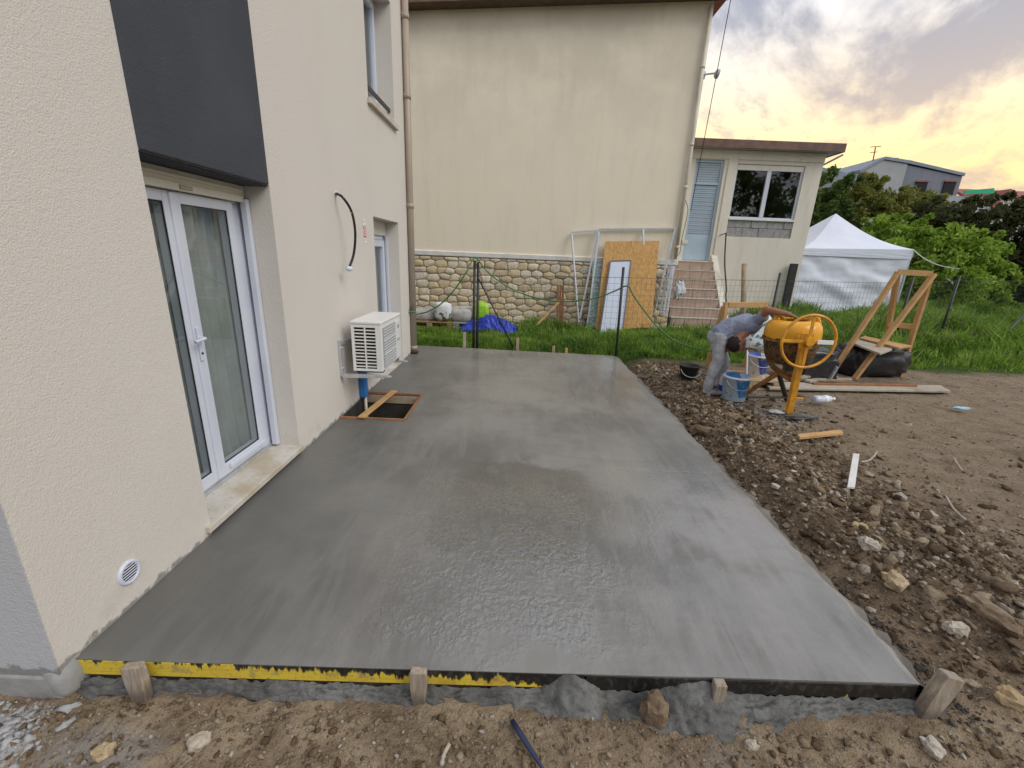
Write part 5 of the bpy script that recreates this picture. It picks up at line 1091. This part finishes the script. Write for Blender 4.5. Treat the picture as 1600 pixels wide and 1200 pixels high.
    MB().tube([hd+np.array([.108,-.02,.026]),hd+np.array([.112,0,.027]),hd+np.array([.106,.02,.026])],.005,6).build('mouth','wood_red',root,smooth=True)
worker()
# ================================================================ STONES, CLODS, GRASS, SHRUBS
def named_stone(u,v,z,s,m,label,seed,am=.40):
    p=at(u,v,z,2); V,F=blob((p[0],p[1],float(H(p[0],p[1]))+s[2]*.45),s,am,2.1,seed,ICO3,.70,None,seed*.7); tag(link('stone_lump',V,F,m,smooth=False),label,'stone','larger stones in the dirt')
for a in(((1022,1112),-.1,(.05,.045,.075),'clod','brown clod stuck in the spilt mortar at the slab front'),((326,903),0,(0,0,0),None,None),
         ((310,1157),-.12,(.035,.03,.02),'limestone','pale round stone on the front dirt below the yellow board'),((160,1168),-.12,(.03,.03,.02),'limestone_ochre','ochre yellow stone on the dirt by the house corner'),
         ((1360,848),0,(.05,.045,.04),'limestone','large pale stone on the turned soil, topmost of the near heap'),((1345,818),0,(.05,.035,.03),'limestone_ochre','ochre stone just above the large pale stone'),((1458,798),0,(.035,.03,.03),'limestone','pale grey cobble at the edge of the bare dirt'),
         ((1402,900),0,(.055,.05,.045),'limestone_ochre','angular buff stone low in the turned soil'),((1490,985),-.05,(.05,.035,.035),'limestone','pale stone right of the slab corner above the leaning stake'),((1546,975),-.05,(.12,.06,.04),'clod','flat brown rock slab near the right edge'),
         ((1575,1100),-.08,(.05,.045,.035),'limestone_ochre','tan stone near the lower right corner'),((1460,1165),-.1,(.035,.03,.025),'limestone','white stone near the bottom edge right of centre'),((1178,1155),-.1,(.025,.02,.018),'limestone','small grey stone below the right part of the slab front'),
         ((1215,748),0,(.03,.03,.02),'limestone','small pale pebble beside the slab edge level with the white trim'),((1240,740),0,(.03,.025,.02),'limestone','small rounded pebble between the slab edge pebble and the white trim'),((100,1040),-.13,(.0,0,0),None,None),
         ((1105,660),0,(.16,.05,.04),'clod','long dark clod on the dirt left of the mixer foot'),((1145,652),0,(.08,.05,.04),'clod','tan clod on the dirt just left of the mixer foot')):
    if a[3]: named_stone(a[0][0],a[0][1],a[1],a[2],a[3],a[4],len(a[4])+a[0][0]%13)
def scatter(name,n,xr,yr,sz,m,label,dens,sub=ICO1,seed=1,flat=.8,hero=None):
    r=np.random.default_rng(seed); x=r.uniform(*xr,n*4); y=r.uniform(*yr,n*4); k=r.random(n*4)<dens(x,y); x=x[k][:n];y=y[k][:n]; n=len(x)
    v,f=sub; s=sz[0]*(sz[1]/sz[0])**(r.random(n)**3.0); 
    nk=7; pn=r.normal(size=(n,nk,3)); pn/=np.linalg.norm(pn,axis=2)[...,None]; pd_=r.uniform(.35,.85,(n,1,nk)); dt=np.einsum('vi,nki->nvk',v,pn); jit=np.minimum(1,np.where(dt>1e-3,pd_/np.maximum(dt,1e-3),9).min(2))*(1+.22*(r.random((n,len(v)))-.5))*1.2*(1+.30*np.sin(3.4*np.einsum('vi,ni->nv',v,r.normal(size=(n,3)))+r.uniform(0,6.28,n)[:,None])+.18*np.sin(6.5*np.einsum('vi,ni->nv',v,r.normal(size=(n,3)))+r.uniform(0,6.28,n)[:,None]))
    sc=np.stack([s*r.uniform(.7,1.3,n),s*r.uniform(.7,1.3,n),s*flat*r.uniform(.6,1.2,n)],1)
    a=r.uniform(0,6.28,n); P=v[None]*jit[:,:,None]*sc[:,None,:]; c,si=np.cos(a)[:,None],np.sin(a)[:,None]
    tl=r.uniform(-.5,.5,n)[:,None]; X=P[...,0]*c-P[...,1]*si; Y=P[...,0]*si+P[...,1]*c; Z=P[...,2]+X*tl
    V=np.stack([X+x[:,None],Y+y[:,None],Z+(H(x,y)+s*r.uniform(-.25,.35,n))[:,None]],-1).reshape(-1,3); F=(f[None]+(np.arange(n)*len(v))[:,None,None]).reshape(-1,3)
    o=raw(name,V,F,m,None,False); at_=o.data.attributes.new('rnd','FLOAT','FACE'); at_.data.foreach_set('value',np.repeat(r.random(n).astype(np.float32),len(f)))
    tag(o,label,None,None,'stuff')
outslab=lambda x,y:~((x<3.86+.05*np.sin(y*3))&(y>-.08)&(x>-.1)&(y<6.7))&~((x<-.02)&(y>YN-.02))
turn=lambda x,y:np.clip(np.exp(-((x-4.35-.25*np.clip(2.2-y,0,3))/.72)**2)*1.0+.03,0,1)*outslab(x,y)
scatter('soil_clods',6500,(3.8,7.2),(-1.1,6.2),(.006,.046),'clod_s','brown clods of turned soil along the slab',turn,ICO2,1)
scatter('soil_clods',30000,(3.8,7.0),(-1.1,6.2),(.003,.018),'clod_s','fine dark crumbs of turned soil along the slab',turn,ICO1,11)
scatter('soil_clods',14000,(-.9,4.8),(-1.2,-.07),(.003,.020),'crumb_s','brown crumbs of soil in front of the slab',lambda x,y:outslab(x,y)*1.0,ICO1,2)
scatter('gravel',9000,(-.9,4.8),(-1.2,-.07),(.0025,.013),'pebble_s','pale gravel in the dirt in front of the slab',lambda x,y:outslab(x,y)*.9,ICO1,3)
scatter('gravel',4200,(3.8,7.5),(-1.1,5.8),(.003,.032),'pebble_s','pale gravel mixed in the turned soil',turn,ICO1,4)
scatter('gravel',4500,(4.5,12),(0,6.6),(.004,.016),'pebble_s','scattered pale gravel on the trodden dirt',lambda x,y:outslab(x,y)*1.0,ICO1,5,.45)
scatter('soil_clods',8500,(4.5,12),(0,6.8),(.004,.018),'crumb_s','small crumbs on the trodden dirt',lambda x,y:outslab(x,y)*1.0,ICO1,6,.45)
scatter('limestone_rubble',520,(3.85,7.4),(-1.1,4.5),(.012,.042),'pebble_s','pale limestone rubble half buried in the turned soil',turn,ICO2,21)
scatter('cement_crumbs',700,(-.55,.12),(-.6,-.12),(.005,.030),'cement_white','white cement crumbs by the house corner',lambda x,y:np.exp(-((x+.12)/.14)**2-((y+.26)/.12)**2),ICO2,7,.45)
scatter('mortar_crumbs',5000,(3.72,4.15),(-.05,6.4),(.004,.02),'mortar_s','wet mortar crumbs along the right slab edge',lambda x,y:np.exp(-((x-3.88)/.07)**2),ICO1,8,.5)
def litter():
    r=np.random.default_rng(77); n=900; x=r.uniform(3.9,11,n); y=r.uniform(-1.1,6.4,n); k=outslab(x,y); x,y=x[k],y[k]; x2=r.uniform(-.6,4.2,150); y2=r.uniform(-1.1,-.15,150); x=np.append(x,x2); y=np.append(y,y2); n=len(x)
    L=r.uniform(.008,.05,n); L[::23]*=2.0; L[-150:]*=.5; w=L*r.uniform(.02,.05,n)+.0012; a=r.uniform(0,6.28,n); z=H(x,y)+.012; b=r.uniform(-.4,.4,n); V=[];
    for t,o in((-1,0),(-.3,.12),(.35,-.08),(1,.1)):
        cx=x+np.cos(a)*L*t-np.sin(a)*L*o; cy=y+np.sin(a)*L*t+np.cos(a)*L*o; cz=np.maximum(H(cx,cy)+.004,z-.02)+.004
        for s,zz in((-1,0),(1,0),(0,1.5)): V.append(np.stack([cx-np.sin(a)*w*s,cy+np.cos(a)*w*s,cz+w*zz],1))
    V=np.stack(V,1).reshape(-1,3); q=[]
    for i in range(3):
        for j in range(3): q.append([i*3+j,i*3+(j+1)%3,i*3+3+(j+1)%3,i*3+3+j])
    F=(np.array(q)[None]+(np.arange(n)*12)[:,None,None]).reshape(-1,4); o=raw('straw_litter',V,F,'pebble_s',None,False); at_=o.data.attributes.new('rnd','FLOAT','FACE'); at_.data.foreach_set('value',np.repeat((r.random(n)*.7).astype(np.float32),len(q)))
    tag(o,'dry straw and small roots strewn over the dirt',None,None,'stuff')
litter()
def grass(name,n,region,hh,label,seed,wd=(.004,.009),m='grass'):
    r=np.random.default_rng(seed); x=r.uniform(region[0],region[1],n); y=r.uniform(region[2],region[3],n)
    edge=6.62-.17*np.clip(x/3.72,0,1)*(x<3.9)+np.where(x>3.9,.0+.35*fbm(x*1.1,x*0+2,3)-.05,0)+.04
    tuft=fbm(x*1.7,y*1.7,3)*1.5; k=(y>edge)&(r.random(n)<np.clip(.75+1.6*tuft,.15,1)); 
    k&=~((x<6.2)&(y>10.9))&~((x>6.2)&(x<10.6)&(y>12.4))&~((x>6.2)&(x<7.95)&(y>10.72))&~((x<.13)&(y<6.1))
    x,y,tuft=x[k],y[k],tuft[k]; n=len(x)
    hgt=(hh[0]+(hh[1]-hh[0])*r.random(n)**1.6)*np.clip(.8+1.3*tuft,.4,1.5); near=np.clip((y-(edge[k]))/.5,.35,1); hgt*=near
    hgt*=np.where((x<2.6)&(y<9.6),.55,1.0)
    a=r.uniform(0,6.28,n); w=r.uniform(*wd,n)*(.7+.5*hgt/.3); lean=hgt*r.uniform(.1,.75,n); la=r.uniform(0,6.28,n); z0=H(x,y)-.01
    dx,dy=np.cos(a)*w,np.sin(a)*w; lx,ly=np.cos(la)*lean,np.sin(la)*lean
    B=np.stack([x,y,z0],1)
    p0=B+np.stack([-dx,-dy,0*x],1); p1=B+np.stack([dx,dy,0*x],1); m0=B+np.stack([-dx*.8+lx*.35,-dy*.8+ly*.35,hgt*.62],1); m1=B+np.stack([dx*.8+lx*.35,dy*.8+ly*.35,hgt*.62],1); t=B+np.stack([lx,ly,hgt*(1-.25*lean/hgt)],1)
    V=np.stack([p0,p1,m1,m0,t],1).reshape(-1,3); i=np.arange(n)[:,None]*5
    F=np.concatenate([np.concatenate([i,i+1,i+2],1),np.concatenate([i,i+2,i+3],1),np.concatenate([i+3,i+2,i+4],1)])
    tag(raw(name,V,F,m,None,False),label,None,None,'stuff')
grass('grass',52000,(-.2,4.4,6.5,8.4),(.14,.40),'lush green grass behind the far slab edge',1)
grass('grass',62000,(-1.5,8.2,8.0,11.2),(.16,.46),'taller green grass in front of the stone wall',2,(.005,.012))
grass('grass',60000,(4.2,9.5,6.2,9.5),(.15,.42),'thick green grass behind the mixer',3,(.005,.011))
grass('grass',90000,(8.5,19,5.9,16.5),(.2,.62),'tall meadow grass at the right below the hedge',4,(.007,.016))
grass('grass',30000,(14,30,9,26),(.2,.5),'far grass under the hedge',5,(.014,.03))
grass('dry_grass',2600,(-.5,9.5,6.4,11),(.25,.55),'dry pale grass stems among the green grass',6,(.002,.004),'grass_dry')
grass('dry_grass',5200,(8,19,6,16),(.3,.75),'dry pale grass stems in the meadow grass',7,(.003,.006),'grass_dry')
def shrub(name,c,rad,n,leafm,size,label,cat,seed,clumps=90,trunk=True,group=None,low=.15):
    r=np.random.default_rng(seed); c=np.array(c,float); rad=np.array(rad,float)
    t=thing(name,label,cat,(c[0],c[1],c[2]-rad[2]),group)
    d=r.normal(size=(clumps,3)); d/=np.linalg.norm(d,axis=1)[:,None]; rr=r.uniform(.45,1,clumps)**.6; cc=d*rr[:,None]*(1+.34*r.normal(size=(clumps,1))*.6); cs=r.uniform(.08,.26,clumps); sp=np.arange(clumps)%6==0; cc[sp]=d[sp]*r.uniform(1.0,1.32,sp.sum())[:,None]*np.array([1,1,1.0]); cs[sp]=r.uniform(.05,.10,sp.sum())
    k=r.integers(0,clumps,n); off=r.normal(size=(n,3)); off/=np.linalg.norm(off,axis=1)[:,None]; off*=(r.random(n)**.45)[:,None]
    p=(cc[k]+off*cs[k][:,None])*rad+c; p[:,2]=np.maximum(p[:,2],c[2]-rad[2]+.02)
    # sprays reaching out past the outline
    s=r.uniform(.45,1.5,n)*size; a=r.normal(size=(n,3)); a/=np.linalg.norm(a,axis=1)[:,None]; b=np.cross(a,r.normal(size=(n,3))); b/=np.linalg.norm(b,axis=1)[:,None]+1e-9
    q0=p-a*s[:,None]; q2=p+a*s[:,None]; q1=p+b*s[:,None]*.48; q3=p-b*s[:,None]*.48+a*0
    V=np.stack([q0,q1,q2,q3],1).reshape(-1,3); F=np.arange(n)[:,None]*4+np.array([[0,1,2,3]])
    raw('crown',V,F,leafm,t,False)
    if trunk:
        b0=c-[0,0,rad[2]+.3]; m=MB(); tk=MB()
        tk.tube([b0,b0+[.05,0,rad[2]*.5],c+[0,0,-.1*rad[2]]],[.06*rad[2]**.5+.02,.05*rad[2]**.5+.01,.02],7); tk.build('trunk','bark',t,smooth=True)
        for i in range(7):
            e=cc[i*3%clumps]*rad*.8+c; m.tube(cat_curve([b0+[0,0,rad[2]*(.3+.05*i)],(b0+e)/2+[0,0,.15*rad[2]],e],4),[.03,.028,.026,.024,.021,.018,.015,.012,.008],5)
        m.build('limbs','bark',t,smooth=True)
    return t
def S(name,u,v,y,ru,rv,n,m,size,label,cat,seed,ry=None,**k):
    p=at(u,v,y); e=at(u+ru,v,y); z=at(u,v-rv,y); rx=abs(e[0]-p[0]); rz=abs(z[2]-p[2]); shrub(name,p,(rx,ry or rx*.8,rz),n,m,size,label,cat,seed,**k)
G='shrubs of the hedge behind the tent'
S('shrub',1468,430,16.2,72,80,17000,'leaf_light',.085,'bright light green shrub right of the white tent','shrub',1,clumps=150,group=G)
S('shrub',1400,375,17.0,55,40,9000,'leaf_light',.08,'light green shrub top showing above the tent roof','shrub',2,clumps=90,group=G)
S('shrub',1540,445,15.6,36,52,7000,'leaf_light',.08,'smaller light green shrub at the foot of the dark hedge','shrub',3,clumps=70,group=G)
S('shrub',1570,398,18.5,62,84,16000,'leaf_dark',.10,'dark brown green shrub at the right edge of the picture','shrub',4,clumps=150,group=G)
S('shrub',1490,370,20.0,76,62,16000,'leaf_dark',.10,'dark shrub behind the bright light green one','shrub',5,clumps=140,group=G)
S('shrub',1655,410,17.5,60,90,14000,'leaf_dark',.10,'dark shrub cut by the right picture edge','shrub',6,clumps=110,group=G)
S('shrub',1340,335,20.5,70,56,16000,'leaf_olive',.10,'olive yellow shrub behind the tent below the grey house','shrub',7,clumps=140,group=G)
S('shrub',1292,335,19.0,48,50,9000,'leaf_mid',.10,'mid green shrub between the annex corner and the tent','shrub',8,clumps=90,group=G)
S('shrub',1432,338,22.0,60,40,10000,'leaf_olive',.10,'olive shrub below the grey house end wall','shrub',9,clumps=90,group=G)
S('shrub',1600,500,14.2,40,28,5000,'leaf_light',.07,'low light green weed clump at the right picture edge','shrub',10,clumps=60,trunk=False,group=G)
S('shrub',1400,440,18.5,60,60,10000,'leaf_dark',.10,'dark hedge shrub directly behind the tent corner','shrub',11,clumps=90,group=G)
# trees on the street behind the photographer, seen in the annex window
for i,(x,y,s) in enumerate(((20,-12,4.2),(26.5,-14,4.6),(14.5,-15,3.6))):
    shrub('tree',(x,y,5.0),(s,s,4.6),9000,'leaf_mid',.16,('leafy tree behind the camera, mirrored in the annex window','wide leafy tree mirrored in the right pane of the annex window','smaller leafy tree mirrored in the left pane of the annex window')[i],'tree',30+i,clumps=110)
